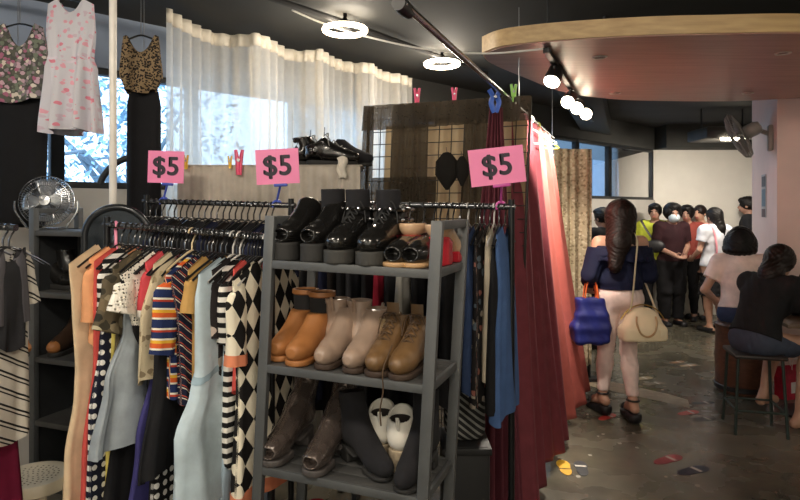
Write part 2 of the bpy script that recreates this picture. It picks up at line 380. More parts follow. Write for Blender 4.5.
# ================================================================ outdoors
ground = tag(MB().prism([wp(S0, 0, -.16)[:2], wp(25, 0, -.16)[:2], wp(25, 0, -14)[:2], wp(S0, 0, -14)[:2]], -.05, .05).build('pavement', M('paving', '#8d9296', .9)), kind='structure')
ground.location.z = -.06
def tree(i, s, out, h, r, col):
    base = wp(s, 0, -out); t = thing('leafy_tree', ['bluish green tree outside the window above the chrome fan', 'bluish tree outside, seen past the leopard top and black trousers', 'tree outside behind the sheer curtain', 'tree outside behind the far panes beside the end wall'][i], 'tree', base, 0, 'trees outside the windows')
    q = random.Random(40+i); mb = MB().tube([(0, 0, 0), (.05, .02, h*.4), (0, .06, h*.7)], [.13, .1, .05], 8)
    for k in range(7):
        a = q.uniform(0, 2*PI); mb.tube([(0, .03, h*q.uniform(.3, .6)), (math.cos(a)*r*.4, math.sin(a)*r*.4, h*.65), (math.cos(a)*r*.8, math.sin(a)*r*.8, h*q.uniform(.6, .9))], [.05, .03, .01], 6)
    mb.build('trunk', M('bark', '#8a949c', .9), t); lb = MB()
    for k in range(2300):
        u = Vector((q.gauss(0, 1), q.gauss(0, 1), q.gauss(0, 1))).normalized()*r*q.random()**.45; u.z = u.z*1.2+h*.68
        if u.z < .3: continue
        R = rotm(q.uniform(-1, 1), q.uniform(-1, 1), q.uniform(0, 6.3)); sz = q.uniform(.035, .07)
        lb.add([R @ Vector(p)*sz+u for p in ((-1, 0, 0), (-.2, -.42, .1), (1, 0, 0), (-.2, .42, .1))], [(0, 1, 2, 3)])
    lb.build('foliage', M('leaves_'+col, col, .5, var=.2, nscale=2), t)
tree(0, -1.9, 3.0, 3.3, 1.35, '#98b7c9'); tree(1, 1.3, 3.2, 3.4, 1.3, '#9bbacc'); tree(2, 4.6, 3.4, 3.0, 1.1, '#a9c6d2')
t = thing('neighbouring_building', 'pale blue grey building outside the far windows', 'building', wp(15.5, 0, -6.2), math.atan2(WD.y, WD.x))
MB().box((0, 0, 3), (18, 3, 6)).build('wall', M('far_wall', '#4d565c', .8, var=.06), t)
for k in range(12): MB().box((-8.0+1.45*k, -1.52, 2.3), (.8, .06, 1.3)).build('window', M('far_window', '#56687a', .3), t)
# ================================================================ ceiling fittings
ring_e = M('ring_tube_glow', '#ffe9c8', .5, emit=9, var=0); dark_metal = M('dark_metal', '#2c2d2f', .45, .6); steel = M('brushed_steel', '#9a9ca0', .3, .9); blackpl = M('black_plastic', '#161617', .45)
def ring_light(loc, label, power=34, r=.125):
    t = thing('ring_ceiling_light', label, 'ceiling light', loc, 0, 'ring ceiling lights')
    MB().tube([(r*math.cos(a), r*math.sin(a), 0) for a in [2*PI*k/40 for k in range(40)]], .0165, 12, close=True).build('ring_tube', ring_e, t)
    MB().lathe([(0, .0), (.04, .0), (.045, .02), (.045, .05), (.02, .06), (.012, .07), (.012, ZC-loc[2]), (0, ZC-loc[2])], 20).build('ceiling_mount', M('mount_black', '#0c0c0c', .9, spec=.05), t)
    mb = MB()
    for k in range(3):
        a = 2*PI*k/3+.4; mb.tube([(.03*math.cos(a), .03*math.sin(a), .03), (r*math.cos(a), r*math.sin(a), .018)], .005, 6)
    mb.build('arms', M('mount_black', '#0c0c0c', .9, spec=.05), t)
    lamp('POINT', Vector(loc)+Vector((0, 0, -.03)), power, WARM, .12)
R1 = at(345, 30, 1.1*F/178); R2 = at(442, 64, 1.1*F/144)
ring_light(R1, 'glowing ring ceiling light above the sheer curtain, the nearer one', 20); ring_light(R2, 'glowing ring ceiling light above the black gridwall, the farther one', 20)
for k, (x, y, p_) in enumerate(((-1.15, .95, 46), (.25, .45, 34), (1.7, 1.5, 12), (5.0, 3.2, 20), (4.4, 7.6, 10), (2.3, 6.9, 7), (-2.35, 1.35, 16), (-1.5, -1.1, 32), (.55, -1.2, 32))):  # added lights: ring lights out of view, and bare area lights further in
    if k < 4 or k >= 6: ring_light(Vector((x, y, 2.7)), 'added unseen ring ceiling light ' + ['above the front clothes rack', 'above the shoe shelf', 'in front of the round wooden ceiling panel', 'to the right of the pillar', '', '', 'over the left picture edge', 'behind the camera on the left', 'behind the camera on the right'][k], p_)
    else: lamp('AREA', (x, y, 2.45), p_, WARM, .6, (x, y, 0))
cb = MB().tube([(-.80, 3.30, ZC-.03), (R1.x, R1.y+.01, ZC-.05), (R2.x, R2.y, ZC-.05), (.75, 5.3, ZC-.03)], .018, 8)
tag(cb.build('ceiling_conduit', M('conduit_black', '#1d1d1d', .8)), 'dark conduit on the ceiling running between the two ring lights', 'conduit')
cable = spline([at(292, 10, 3.55), at(325, 24, 3.7), at(368, 37, 3.72), at(425, 49, 3.66), at(485, 53.5, 3.5), at(543, 49, 3.34)], 10)
tag(MB().tube(cable, .006, 6).build('power_cable', M('white_cable', '#c9c6bf', .5)), 'thin white cable strung from the nearer ring light to the spotlight track', 'cable')
mb = MB().lathe([(0, 0), (.03, 0), (.03, .015), (.012, .03), (.012, .09), (0, .09)], 14)
sp = at(141, 10, 3.05); sp.z = ZC-.09
t = mb.build('sprinkler', M('white_plastic', '#d8d8d4', .5)); t.location = sp; tag(t, 'small white sprinkler head on the ceiling above the leopard top', 'sprinkler')
# hidden beams and ducts of the dark ceiling
for k, (x, y, l, wd_) in enumerate(((2.2, 7.0, 4.6, .35), (4.6, 6.3, 3.2, .28))):
    o = MB().box((0, 0, 0), (wd_, l, .22), None, .02).build('ceiling_duct', M('duct_black', '#232423', .6, .2)); o.location = (x, y, ZC-.11); o.rotation_euler = (0, 0, -TH-.5*k)
    tag(o, ['black air duct under the ceiling beyond the spotlights', 'black air duct under the ceiling near the wall fan'][k], 'duct', 'black ceiling ducts')
# round wooden ceiling panel
def m_wood(name, c1, c2, rough=.45, scale=3):
    m, nt, b = new_mat(name); v = COORD(nt); mp = N(nt, 'ShaderNodeMapping'); mp.inputs['Scale'].default_value = (1, 14, 14); nt.links.new(v, mp.inputs[0])
    n = NOISE(nt, mp.outputs[0], scale, 5); nt.links.new(RAMP(nt, n, [(.3, lin(c1)), (.7, lin(c2))]), b.inputs['Base Color']); b.inputs['Roughness'].default_value = rough; return m
t = thing('round_ceiling_panel', 'large rounded wooden panel hung under the dark ceiling at upper right', 'ceiling panel', (1.98, 4.12, 2.5), 0)
DISC = [Vector((x, y, 0)) for x, y in ((.478, 3.56), (.56, 3.80), (.84, 4.20), (1.24, 4.72), (1.64, 5.0), (2.1, 5.13), (2.94, 5.13), (3.55, 4.75), (3.72, 4.1), (3.5, 3.5), (2.9, 3.2), (2.06, 3.137), (1.65, 3.155), (1.26, 3.19), (.86, 3.28), (.58, 3.40))]
def oval(a, b_, n=96, e=2.35): return [(a*abs(math.cos(x))**(2/e)*math.copysign(1, math.cos(x)), b_*abs(math.sin(x))**(2/e)*math.copysign(1, math.sin(x))) for x in [2*PI*k/n for k in range(n)]]
ov = [(p.x-1.98, p.y-4.12) for p in spline(DISC+[DISC[0]], 8)[:-1]]; MB().prism(ov, .006, .1).build('fascia', m_wood('edge_wood', '#a98c63', '#c3a678'), t)
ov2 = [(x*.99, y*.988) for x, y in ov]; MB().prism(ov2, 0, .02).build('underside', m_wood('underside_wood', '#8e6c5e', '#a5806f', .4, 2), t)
for x, y in ((-.7, -.3), (.7, -.3), (-.6, .4), (.7, .4)): MB().tube([(x, y, .1), (x, y, ZC-2.5)], .012, 8).build('hanger_rod', dark_metal, t)
for (px, py) in ((600, 57), (615, 93), (783, 53), (748, 93)):
    D = .9*F/(HY-py); x = (px-HX)/F*D
    o = MB().lathe([(0, .004), (.028, .004), (.03, -.004), (.042, -.005), (.045, .001), (0, .001)], 24).build('recessed_downlight', M('downlight_trim', '#b9b0a2', .35, .4), t, False); o.location = (x-1.98, D-4.12, -.001)
# spotlight track
T0 = Vector((.81, 3.38, 2.475)); T1 = Vector((1.92, 6.1, 2.475)); TD = (T1-T0).normalized()
t = thing('spotlight_track', 'black ceiling track carrying four glowing spotlights beside the wooden panel', 'track light', T0, 0)
MB().bar(T0, T1, .035, .03).build('track_bar', blackpl, t, True)
for f in (.02, .98): MB().tube([T0.lerp(T1, f)+Vector((0, 0, .01)), T0.lerp(T1, f)+Vector((0, 0, ZC-2.475))], .006, 6).build('track_drop_rod', dark_metal, t, True)
glow = M('spot_lens_glow', '#fff0d2', .4, emit=14, var=0)
spots = []
for i, (px, py, D) in enumerate(((552, 81, 3.68), (568, 102, 4.4), (577, 108, 4.72), (586, 114, 5.1))):
    p = at(px, py, D); b_ = T0+TD*((p-T0).dot(TD)); b_.z = 2.46
    tgt = (Vector((1.0, 4.35, 1.75)), Vector((1.03, 4.42, 1.75)), Vector((1.05, 4.5, 1.7)), Vector((1.08, 4.6, 1.7)))[i]
    dr = ((tgt-p).normalized()*.6+Vector((-.2, -.62, .1))).normalized(); R = dr.to_track_quat('Z', 'Y').to_matrix()
    s_ = MB().lathe([(0, -.12), (.035, -.12), (.044, -.1), (.054, 0), (.054, .006), (.049, .006), (.047, -.006), (0, -.006)], 24, p, R).build('spotlight', blackpl, t, True)
    MB().lathe([(.048, .0), (.046, .012), (.03, .022), (0, .026)], 24, p, R).build('lens', glow, s_, True)
    MB().tube([b_, Vector((b_.x, b_.y, p.z+.06)), p-dr*.06], .008, 8).build('stem', blackpl, s_, True)
    spots.append((p+dr*.03, tgt))
for i, (p, tgt) in enumerate(spots): lamp('SPOT', p, (200, 130, 110, 190)[i], WARM, .05, tgt, 1.0)
# hanging cafe light at the far end
t = thing('ceiling_lamp_box', 'hooded ceiling lamp with a bright white strip, near the wall fan', 'ceiling light', at(722, 139, 7.4), 0)
MB().box((0, 0, .05), (.62, .5, .14), None, .02).build('housing', M('lamp_housing', '#3a3833', .6), t); MB().box((0, -.26, -.03), (.30, .04, .035), None, .01).build('lamp_strip', M('strip_glow', '#fff4de', .5, emit=12, var=0), t)
for sx in (-.25, .25): MB().tube([(sx, 0, .1), (sx, 0, ZC-t.location.z)], .01, 6).build('hanger_rod', dark_metal, t)
lamp('AREA', t.location+Vector((0, -.3, -.08)), 34, WARM, .35, t.location+Vector((0, .9, -1.2)))
# suspended chrome clothes tube along the aisle
A0 = at(403, 3, 1.79); A1 = at(553, 138, 5.25); A1.z = A0.z = 2.2
TU = lambda D: A0.lerp(A1, (D-A0.y)/(A1.y-A0.y))
t = thing('hanging_clothes_tube', 'long chrome clothes tube hung from the ceiling above the gridwall and red drapes', 'clothes rail', A0, 0)
MB().tube([A0, A1], .0125, 14).build('tube', M('chrome', '#b9bcc2', .18, 1.0), t, True)
for D in (1.82, 3.65, 5.2):
    q = TU(D); MB().tube([q, Vector((q.x, q.y, ZC))], .003, 6).build('suspension_wire', steel, t, True)
j = A0+Vector((0, .03, 0)); MB().lathe([(0, -.04), (.022, -.04), (.024, 0), (.022, .05), (0, .05)], 14, j, DV.to_track_quat('Z', 'Y').to_matrix()).build('end_joint', blackpl, t, True)
# white pole
t = thing('white_pole', 'thin white pole standing floor to ceiling left of the leopard top', 'pole', (at(113, 208, 2.8).x, 2.8, 0))
MB().tube([(0, 0, 0.01), (0, 0, ZC)], .0165, 16).build('shaft', M('white_enamel', '#d9d4cc', .4), t); MB().lathe([(0, 0), (.06, 0), (.06, .008), (.02, .015), (0, .015)], 20).build('foot_plate', M('white_enamel', '#d9d4cc'), t)
# ================================================================ pillar fittings
FB = PN+DV*.17-CV*0.002; fz = 2.27
t = thing('wall_fan', 'grey wall fan on a bracket fixed to the pillar', 'fan', Vector((FB.x, FB.y, fz)))
fan_g = M('fan_grey', '#85807b', .6); MB().box(Vector((FB.x, FB.y, fz-.02))-CV*.02, (.04, .09, .24), rotm(0, 0, -TH), .012).build('wall_bracket', fan_g, t, True)
fc = at(739, 136, 5.72); fn = Vector((-.72, .55, -.42)).normalized(); FR = fn.to_track_quat('Z', 'Y').to_matrix()
MB().tube(spline([Vector((FB.x, FB.y, fz+.02))-CV*.03, Vector((FB.x, FB.y, fz+.05))-CV*.1, fc-fn*.13], 5), .022, 10).build('arm', fan_g, t, True)
MB().lathe([(0, -.2), (.05, -.19), (.065, -.15), (.065, -.07), (.05, -.05), (0, -.05)], 24, fc, FR).build('motor', M('fan_motor', '#8d8782', .4), t, True)
cg = MB()
def cage(cg, c, R, r, dep, n, wr):
    for k in range(n):
        a = 2*PI*k/n; pr = [(r*.16, dep), (r*.6, dep*.95), (r*.92, dep*.55), (r, 0), (r*.92, -dep*.5), (r*.5, -dep*.8), (r*.2, -dep*.8)]
        cg.tube([Vector(c)+R @ Vector((q*math.cos(a), q*math.sin(a), z)) for q, z in pr], wr, 4, False)
    for q, z in ((r, 0), (r*.6, dep*.95), (r*.85, dep*.65), (r*.16, dep), (r*.55, -dep*.78)):
        cg.tube([Vector(c)+R @ Vector((q*math.cos(2*PI*k/36), q*math.sin(2*PI*k/36), z)) for k in range(36)], wr*1.6, 5, close=True)
def blades(c, R, r, n, z):
    b = MB()
    for k in range(n):
        a0 = 2*PI*k/n
        b.grid(lambda u, v: tuple(Vector(c)+R @ Vector((r*(.14+.8*v)*math.cos(a0+(u-.5)*(1.25-.3*v)), r*(.14+.8*v)*math.sin(a0+(u-.5)*(1.25-.3*v)), z+(u-.5)*.05))), 6, 6)
    return b
cage(cg, fc, FR, .225, .06, 72, .0026); cg.build('wire_guard', fan_g, t, True); solid(blades(fc, FR, .2, 3, 0).build('blades', M('fan_blade', '#8a8581', .75), t, True), .004)
MB().lathe([(0, .075), (.035, .07), (.04, .055), (0, .05)], 20, fc, FR).build('hub_cap', fan_g, t, True)
t = thing('notice_strip', 'narrow vertical notice with dark panels on the left face of the pillar', 'notice', PN+DV*.55-CV*.006+Vector((0, 0, 1.72)))
RT = rotm(0, 0, -TH); MB().box((0, 0, 0), (.004, .2, .42), RT).build('backing', M('notice_paper', '#a9a7a8', .6), t)
for z, h, c in ((.14, .10, '#474b52'), (-.02, .17, '#5d7886'), (-.17, .08, '#54494c')): MB().box(-CV*.003+Vector((0, 0, z)), (.003, .16, h), RT).build('printed_panel', M('notice_'+c, c, .6), t)
# ================================================================ floor stickers
def foot(side, L=.26):
    o = []
    for k in range(28):
        a = 2*PI*k/28; y = math.cos(a); x = math.sin(a); wd_ = .30+.10*max(0, y)-.05*math.exp(-((y+.1)/.35)**2); o.append((x*wd_*L*.62+side*.02*y*L, y*L*.5))
    return o
def sticker(px, py, cols, ang, label, s=1.0):
    p = fl(px, py); t = thing('floor_sticker', label, 'floor sticker', (p.x, p.y, .0005), ang, 'shoe sole floor stickers')
    for i, c in enumerate(cols):
        x = (i-.5*(len(cols)-1))*(.12 if '#d9a523' in cols else .19)*s
        pr_ = [(a*s+x, b_*s) for a, b_ in foot(1 if i else -1)]
        if c == '#d9a523':
            MB().prism([(a, min(b_, -.028)) for a, b_ in pr_ if b_ < .03], 0, .002).build('heel_shape', M('sticker_'+c, c, .5, var=.15, nscale=25), t); pr_ = [(a, max(b_, -.014)) for a, b_ in pr_ if b_ > -.05]
        MB().prism(pr_, 0, .002).build('sole_shape', M('sticker_'+c, c, .5, var=.15, nscale=25), t)
        if c != '#d9a523':
            MB().prism([(x+a, b_*s+.03) for a, b_ in ((-.04*s, -.012), (.04*s, -.012), (.04*s, .012), (-.04*s, .012))], .002, .003).build('printed_mark', M('sticker_mark', '#c9c4ba', .5), t)
sticker(573, 468, ['#d9a523', '#2b2d31'], -.12, 'yellow and dark pair of shoe sole stickers on the floor near the red drapes', .85)
sticker(680, 465, ['#8e2f38', '#24283a'], -1.1, 'red and navy shoe sole stickers on the floor in front of the stool', .95)
sticker(696, 416, ['#b5483e', '#3a3532'], -1.2, 'red shoe sole sticker on the floor left of the tall stool', .8)
sticker(607, 417, ['#b0413a'], -.9, 'red shoe sole sticker on the floor between the feet of the woman in white trousers', .8)
sticker(703, 403, ['#1f1f20'], -1.4, 'black worn shoe sole sticker on the floor close to the stool legs', .8)
sticker(648, 381, ['#a3936e', '#6b5e49'], -1.3, 'pale worn shoe sole stickers on the floor to the right of the cream handbag', .9)
sticker(682, 364, ['#8b6a4e', '#97836a'], -1.2, 'faded brown shoe sole stickers on the floor farthest down the aisle', .75)
pts = [fl(px, py) for px, py in ((556, 372), (600, 379), (640, 388), (668, 394), (688, 400), (690, 408), (664, 402), (630, 395), (590, 386), (556, 378))]
tag(MB().prism([(p.x, p.y) for p in pts], 0, .0015).build('floor_patch', M('pale_filler', '#8a7c66', .7, var=.35, nscale=9)), 'pale worn strip of filler across the concrete floor', 'floor patch')
q = random.Random(3); lt = MB()
for k in range(34):
    p = fl(q.uniform(560, 720), q.uniform(372, 490)); s_ = q.uniform(.006, .02); a = q.uniform(0, 6)
    lt.prism([(p.x+s_*math.cos(a+b_)*q.uniform(.6, 1.2), p.y+s_*math.sin(a+b_)*q.uniform(.6, 1.2)) for b_ in (0, 1, 2.2, 3.5, 4.8)], 0, .0015)
tag(lt.build('paper_scraps', M('paper_white', '#a8a296', .8)), 'tiny pale scraps scattered over the concrete floor', 'litter', None, 'stuff')
# ================================================================ cloth: curtains and drapes
def polyl(pts):
    P = [Vector((p[0], p[1], p[2] if len(p) > 2 else 0)) for p in pts]; L = [0]
    for a, b in zip(P, P[1:]): L.append(L[-1]+(b-a).length)
    def f(t):
        d = t*L[-1]
        for i in range(len(P)-1):
            if d <= L[i+1] or i == len(P)-2: return P[i].lerp(P[i+1], (d-L[i])/max(L[i+1]-L[i], 1e-9))
    return f, L[-1]
def drape_mb(top, bot, nf, at_, ab, nu=160, nv=24, seed=0, power=1.0, sag=0.0, phase=0):
    """pleated sheet hung from the 3-D polyline top down to the polyline bot; fold depth grows from at_ to ab"""
    ft, Lt = polyl(top); fb, Lb = polyl(bot); q = random.Random(seed); ph = [q.uniform(0, 6.3) for _ in range(4)]; L = max(Lt, Lb)
    def fn(u, v):
        a, b = ft(u), fb(u); p = a.lerp(b, v**power); e = 1e-3
        tg = (ft(min(1, u+e))-ft(max(0, u-e))).lerp(fb(min(1, u+e))-fb(max(0, u-e)), v); nrm = Vector((tg.y, -tg.x, 0)); nrm = nrm.normalized() if nrm.length > 1e-9 else Vector((0, -1, 0))
        am = at_+(ab-at_)*v; x = 2*PI*nf*u+phase
        o = am*(math.sin(x+.9*math.sin(u*9+ph[0])+.5*v*math.sin(u*17+ph[1]))+.35*math.sin(2.3*x+ph[2])*v)
        p = p+nrm*o; p.z -= sag*math.sin(PI*u)**2*(1-v)*(v+.0)
        return (p.x, p.y, p.z, (u*L, -(a.z-p.z)))
    return MB().grid(fn, nu, nv)
def drape(name, label, cat, mat, top, bot, nf, at_, ab, group=None, th=.002, **k):
    o = drape_mb(top, bot, nf, at_, ab, **k).build(name, mat, smooth=True); solid(o, th); return tag(o, label, cat, group)
# sheer curtain along the windows, hung from a wavy ceiling track
cp = [(-1.33, 3.48), (-1.30, 3.66), (-1.22, 3.95), (-1.08, 4.02), (-.93, 3.99), (-.87, 4.14), (-.81, 4.37), (-.70, 4.43), (-.57, 4.39), (-.53, 4.55), (-.45, 4.72), (-.34, 4.80), (-.235, 4.80), (-.19, 4.98), (-.10, 5.14), (0., 5.20), (.10, 5.36)]
cp = [(p.x, p.y, 0) for p in spline([(x, y, 0) for x, y in cp], 4)]
sheer = m_sheer('sheer_white', '#f8f3e8', .82, .68)
mb = drape_mb([(x, y, 2.74) for x, y, z in cp], [(x, y, .55) for x, y, z in cp], 25, .014, .042, nu=420, nv=20, seed=2)
cur = tag(mb.build('sheer_curtain', sheer, smooth=True), 'long sheer cream curtain hanging in waves from the ceiling along the windows', 'curtain')
hd = drape_mb([(x, y, 2.742) for x, y, z in cp], [(x, y, 2.66) for x, y, z in cp], 25, .0155, .0165, nu=420, nv=2, seed=2)
solid(hd.build('heading_tape', M('heading_tape', '#d8d0c0', .85), cur, smooth=True), .004)
# ================================================================ tall shelf hidden under a draped grey cloth
SH = Vector((-1.135, 3.16, 0)); SW = .93; STOP = 1.80
t = thing('draped_shelf', 'tall shelf covered by a pleated grey cloth, standing before the sheer curtain', 'shelf', SH)
fm = MB()
for x in (.03, SW-.03):
    for y in (.03, .21): fm.bar(SH+Vector((x, y, 0)), SH+Vector((x, y, STOP)), .03, .03)
fm.build('frame', M('grey_steel', '#55575a', .45, .5), t, True)
for z in (.3, .9, 1.4, STOP+.008): MB().box(SH+Vector((SW/2, .12, z)), (SW, .24, .016)).build('shelf_board', M('grey_board', '#807a72', .7), t, True)
rt = [(-.012, .24), (-.015, .1), (-.012, -.012), (SW*.3, -.016), (SW*.62, -.012), (SW-.0, -.014)]
solid(drape_mb([(SH.x+x, SH.y+y, STOP+.022) for x, y in rt], [(SH.x+x*1.0, SH.y+y-.02, .25) for x, y in rt], 22, .004, .016, nu=240, nv=24, seed=5).build('cloth_skirt', cloth('grey_drape', '#b4aca0', .9), t, True, True), .002)
MB().box(SH+Vector((SW/2, .11, STOP+.02)), (SW+.02, .26, .006), None, .002).build('cloth_top', cloth('grey_drape', '#b4aca0'), t, True)
# ================================================================ gridwall panel with black sheers
GW = Vector((.70, 3.27, 0)); GL = .945; GT = 2.185
ga = lambda u, z, o=0: GW-CV*(u*GL+.037*(GT-z))+DV*o+Vector((0, 0, z))
t = thing('gridwall_panel', 'tall wire gridwall panel draped with sheer black cloth behind the shoe shelf', 'display panel', (GW.x, GW.y, 0))
wire = M('wire_black', '#2e2b28', .5, .4)
mb = MB(); mb.tube([ga(0, .03), ga(0, GT), ga(1, GT), ga(1, .03)], .008, 8)
for u in (0, 1): mb.bar(ga(u, .012, -.22), ga(u, .012, .22), .03, .024)
mb.build('frame', wire, t, True)
mb = MB(); k = .072
for i in range(1, int(GL/k)+1): mb.tube([ga(i*k/GL, .06), ga(i*k/GL, GT)], .0028, 5, False)
z = .1
while z < GT-.02: mb.tube([ga(0, z), ga(1, z)], .0028, 5, False); z += k
mb.build('wire_grid', wire, t, True)
bs = m_sheer('sheer_black', '#4c443a', .88, .3, 60)
for (u0, u1, z0, nf, lab) in ((1.02, .955, .9, 2, None), (.82, .60, 1.15, 5, None), (.37, .24, 1.12, 3, None)):
    o = drape_mb([ga(u0, GT+.01, -.02), ga(u1, GT+.01, -.02)], [ga(u0+.02, z0, -.03), ga(u1-.015, z0, -.03)], nf, .006, .014, nu=60, seed=int(z0*100)).build('black_sheer', bs, t, True, True)
drape_mb([ga(.98, 1.78, .03), ga(.55, 1.78, .03)], [ga(.98, .9, .03), ga(.55, .9, .03)], 6, .005, .012, nu=60, seed=77).build('black_sheer', bs, t, True, True)
# narrow valance of the same cloth along the top edge, in front of the bays
drape_mb([ga(1.02, GT+.014, -.03), ga(-.01, GT+.014, -.03)], [ga(1.02, GT-.135, -.04), ga(-.01, GT-.12, -.04)], 13, .004, .01, nu=160, nv=6, seed=8).build('black_valance', bs, t, True, True)
# light cloth panels behind the open bays
drape_mb([ga(.9, GT-.1, .05), ga(.02, GT-.1, .05)], [ga(.9, 1.5, .05), ga(.02, 1.4, .05)], 9, .005, .012, nu=120, seed=4).build('cream_backcloth', m_sheer('backcloth', '#b09c7c', 1.0, .6), t, True, True)
# dark folded parasol-like garment hung on the grid
def hang_black(px, py0, py1, w, lab):
    D = 3.28; a, b = at(px, py0, D-.06), at(px, py1, D-.06)
    pr = [(.004, 0), (w*.35, -.02), (w, -.25), (w*1.05, -.6), (w*.5, -.85), (.006, -1)]; H_ = a.z-b.z
    o = MB().grid(lambda u, v: (lambda r, z: (a.x+r*math.cos(2*PI*u)*(1+.25*math.sin(10*PI*u)), a.y+.4*r*math.sin(2*PI*u), a.z+z*H_, (u, z)))(*[pr[min(int(v*5), 4)][i]+(pr[min(int(v*5), 4)+1][i]-pr[min(int(v*5), 4)][i])*(v*5-min(int(v*5), 4)) for i in (0, 1)]), 30, 15, True).build('lace_pouch', cloth('black_lace', '#15120f'))
    tag(o, lab, 'pouch', 'dark pouches hung on the gridwall')
    MB().tube([a, a+Vector((0, .05, .03))], .002, 5).build('loop', blackpl, o)
hang_black(447, 152, 190, .05, 'dark lace pouch hung on the gridwall left of the largest price sign'); hang_black(462, 156, 186, .03, 'small dark pouch on the gridwall, partly behind the largest price sign')
# ================================================================ red drapes on the clothes tube
red = cloth('dark_red', '#74353d', .75); coral = cloth('coral_red', '#b9625a', .7, .06); wine = cloth('wine_red', '#64303a', .8)
clipP = TU(3.0)
drape('red_drape', 'dark red cloth gathered at a blue clip, falling behind the largest price sign', 'drape', wine,
      [at(490, 108, 3.18), at(502, 107, 3.16)], [at(450, 530, 2.98), at(490, 535, 2.95), at(526, 520, 3.05)], 5, .012, .03, 'red drapes on the clothes tube', nu=110, nv=40, seed=3, power=.62)
drape('red_drape', 'dark red cloth with a long triangular fold, nearest the floor stickers', 'drape', red,
      [TU(3.36)+Vector((.03, 0, -.02)), TU(3.85)+Vector((0, 0, -.02)), TU(4.3)+Vector((0, 0, -.02))], [(.56, 3.02, .03), (.655, 3.10, .04), (.76, 3.42, .05), (1.17, 4.24, .06)], 3.5, .02, .045, 'red drapes on the clothes tube', nu=170, nv=44, seed=6, power=.55)
drape('red_drape', 'coral red drape lit by the spotlights, beside the woman in white trousers', 'drape', coral,
      [TU(4.34)+Vector((0, 0, -.02)), TU(4.7)+Vector((.02, 0, -.02)), TU(5.05)+Vector((0, 0, -.02))], [(1.14, 4.36, .05), (1.42, 4.82, .06), (1.66, 5.50, .05)], 3, .015, .05, 'red drapes on the clothes tube', nu=150, nv=40, seed=9, power=.8)
# crumpled cover on the far panel
t = thing('display_panel', 'tall frame covered by a brown and cream patterned cloth beyond the coral drape', 'display panel', (1.6, 5.62, 0))
mb = MB()
for px in (557, 589): mb.bar(at(px, 150, 5.66).xy.to_3d(), at(px, 152, 5.66), .03, .03)
mb.bar(at(557, 151, 5.66), at(589, 151, 5.66), .03, .03); mb.bar(at(548, 151, 5.66).xy.to_3d()+Vector((0, 0, .015)), at(598, 151, 5.66).xy.to_3d()+Vector((0, 0, .015)), .12, .03); mb.build('frame', dark_metal, t, True)
pat = m_print('brown_cream_cloth', '#b3a288', ['#94836a', '#c4b598', '#8d7d64', '#b9a88c', '#cdbfa4'], 42, .5)
solid(drape_mb([at(554, 148, 5.6), at(572, 149, 5.59), at(592, 149, 5.6)], [at(553, 365, 5.58), at(573, 365, 5.55), at(592, 365, 5.58)], 4, .012, .03, nu=70, seed=12).build('patterned_cloth', pat, t, True, True), .003)
# ================================================================ pegs and clips
def peg(p, label, cat, hexc, s=1.0, rz=0.0, group='coloured clothes pegs'):
    t = thing('clothes_peg', label, cat, p, rz, group); m = M('peg_'+hexc, hexc, .35)
    for sx in (-1, 1):
        MB().tube([(sx*.011*s, 0, .045*s), (sx*.005*s, 0, .01*s), (sx*.004*s, 0, -.035*s)], [.005*s, .0065*s, .0045*s], 8, True, 1.3).build('jaw', m, t)
    MB().tube([(0, -.009*s, .012*s), (0, .009*s, .012*s)], .0055*s, 10).build('spring', steel, t)
peg(at(417, 99, 3.52)+Vector((0, -.02, 0)), 'pink clothes peg on the top edge of the gridwall, left one', 'clothes peg', '#e8577f', 1.3)
peg(at(454, 97, 3.42)+Vector((0, -.02, 0)), 'pink clothes peg on the top edge of the gridwall, right one', 'clothes peg', '#e8577f', 1.1)
peg(at(513, 95, 3.30)+Vector((0, -.02, 0)), 'lime green clothes peg at the top right of the gridwall', 'clothes peg', '#8fc45a', 1.2)
peg(at(239, 164, 3.12), 'pink clothes peg on the edge of the grey draped cloth', 'clothes peg', '#e0486f', 1.6)
peg(at(186, 163, 3.12), 'yellow clothes peg behind the leftmost price sign', 'clothes peg', '#e0b02f', .9); peg(at(230, 163, 3.12), 'small yellow clothes peg left of the pink peg on the grey draped cloth', 'clothes peg', '#e0b02f', .8)
def big_clip(p, label, hexc):
    t = thing('clamp_clip', label, 'clip', p, 0, 'large plastic clips'); m = M('clip_'+hexc, hexc, .35)
    for s_ in (-1, 1): MB().tube(spline([(s_*.03, 0, .06), (s_*.012, 0, .025), (s_*.02, 0, -.01), (s_*.004, 0, -.06)], 5), .009, 8, True, 1.8).build('jaw', m, t)
    MB().tube([(0, -.02, .02), (0, .02, .02)], .008, 10).build('pivot', steel, t)
big_clip(at(495, 101, 3.16), 'blue plastic clamp clip holding the dark red cloth at the tube', '#3c5fb4')
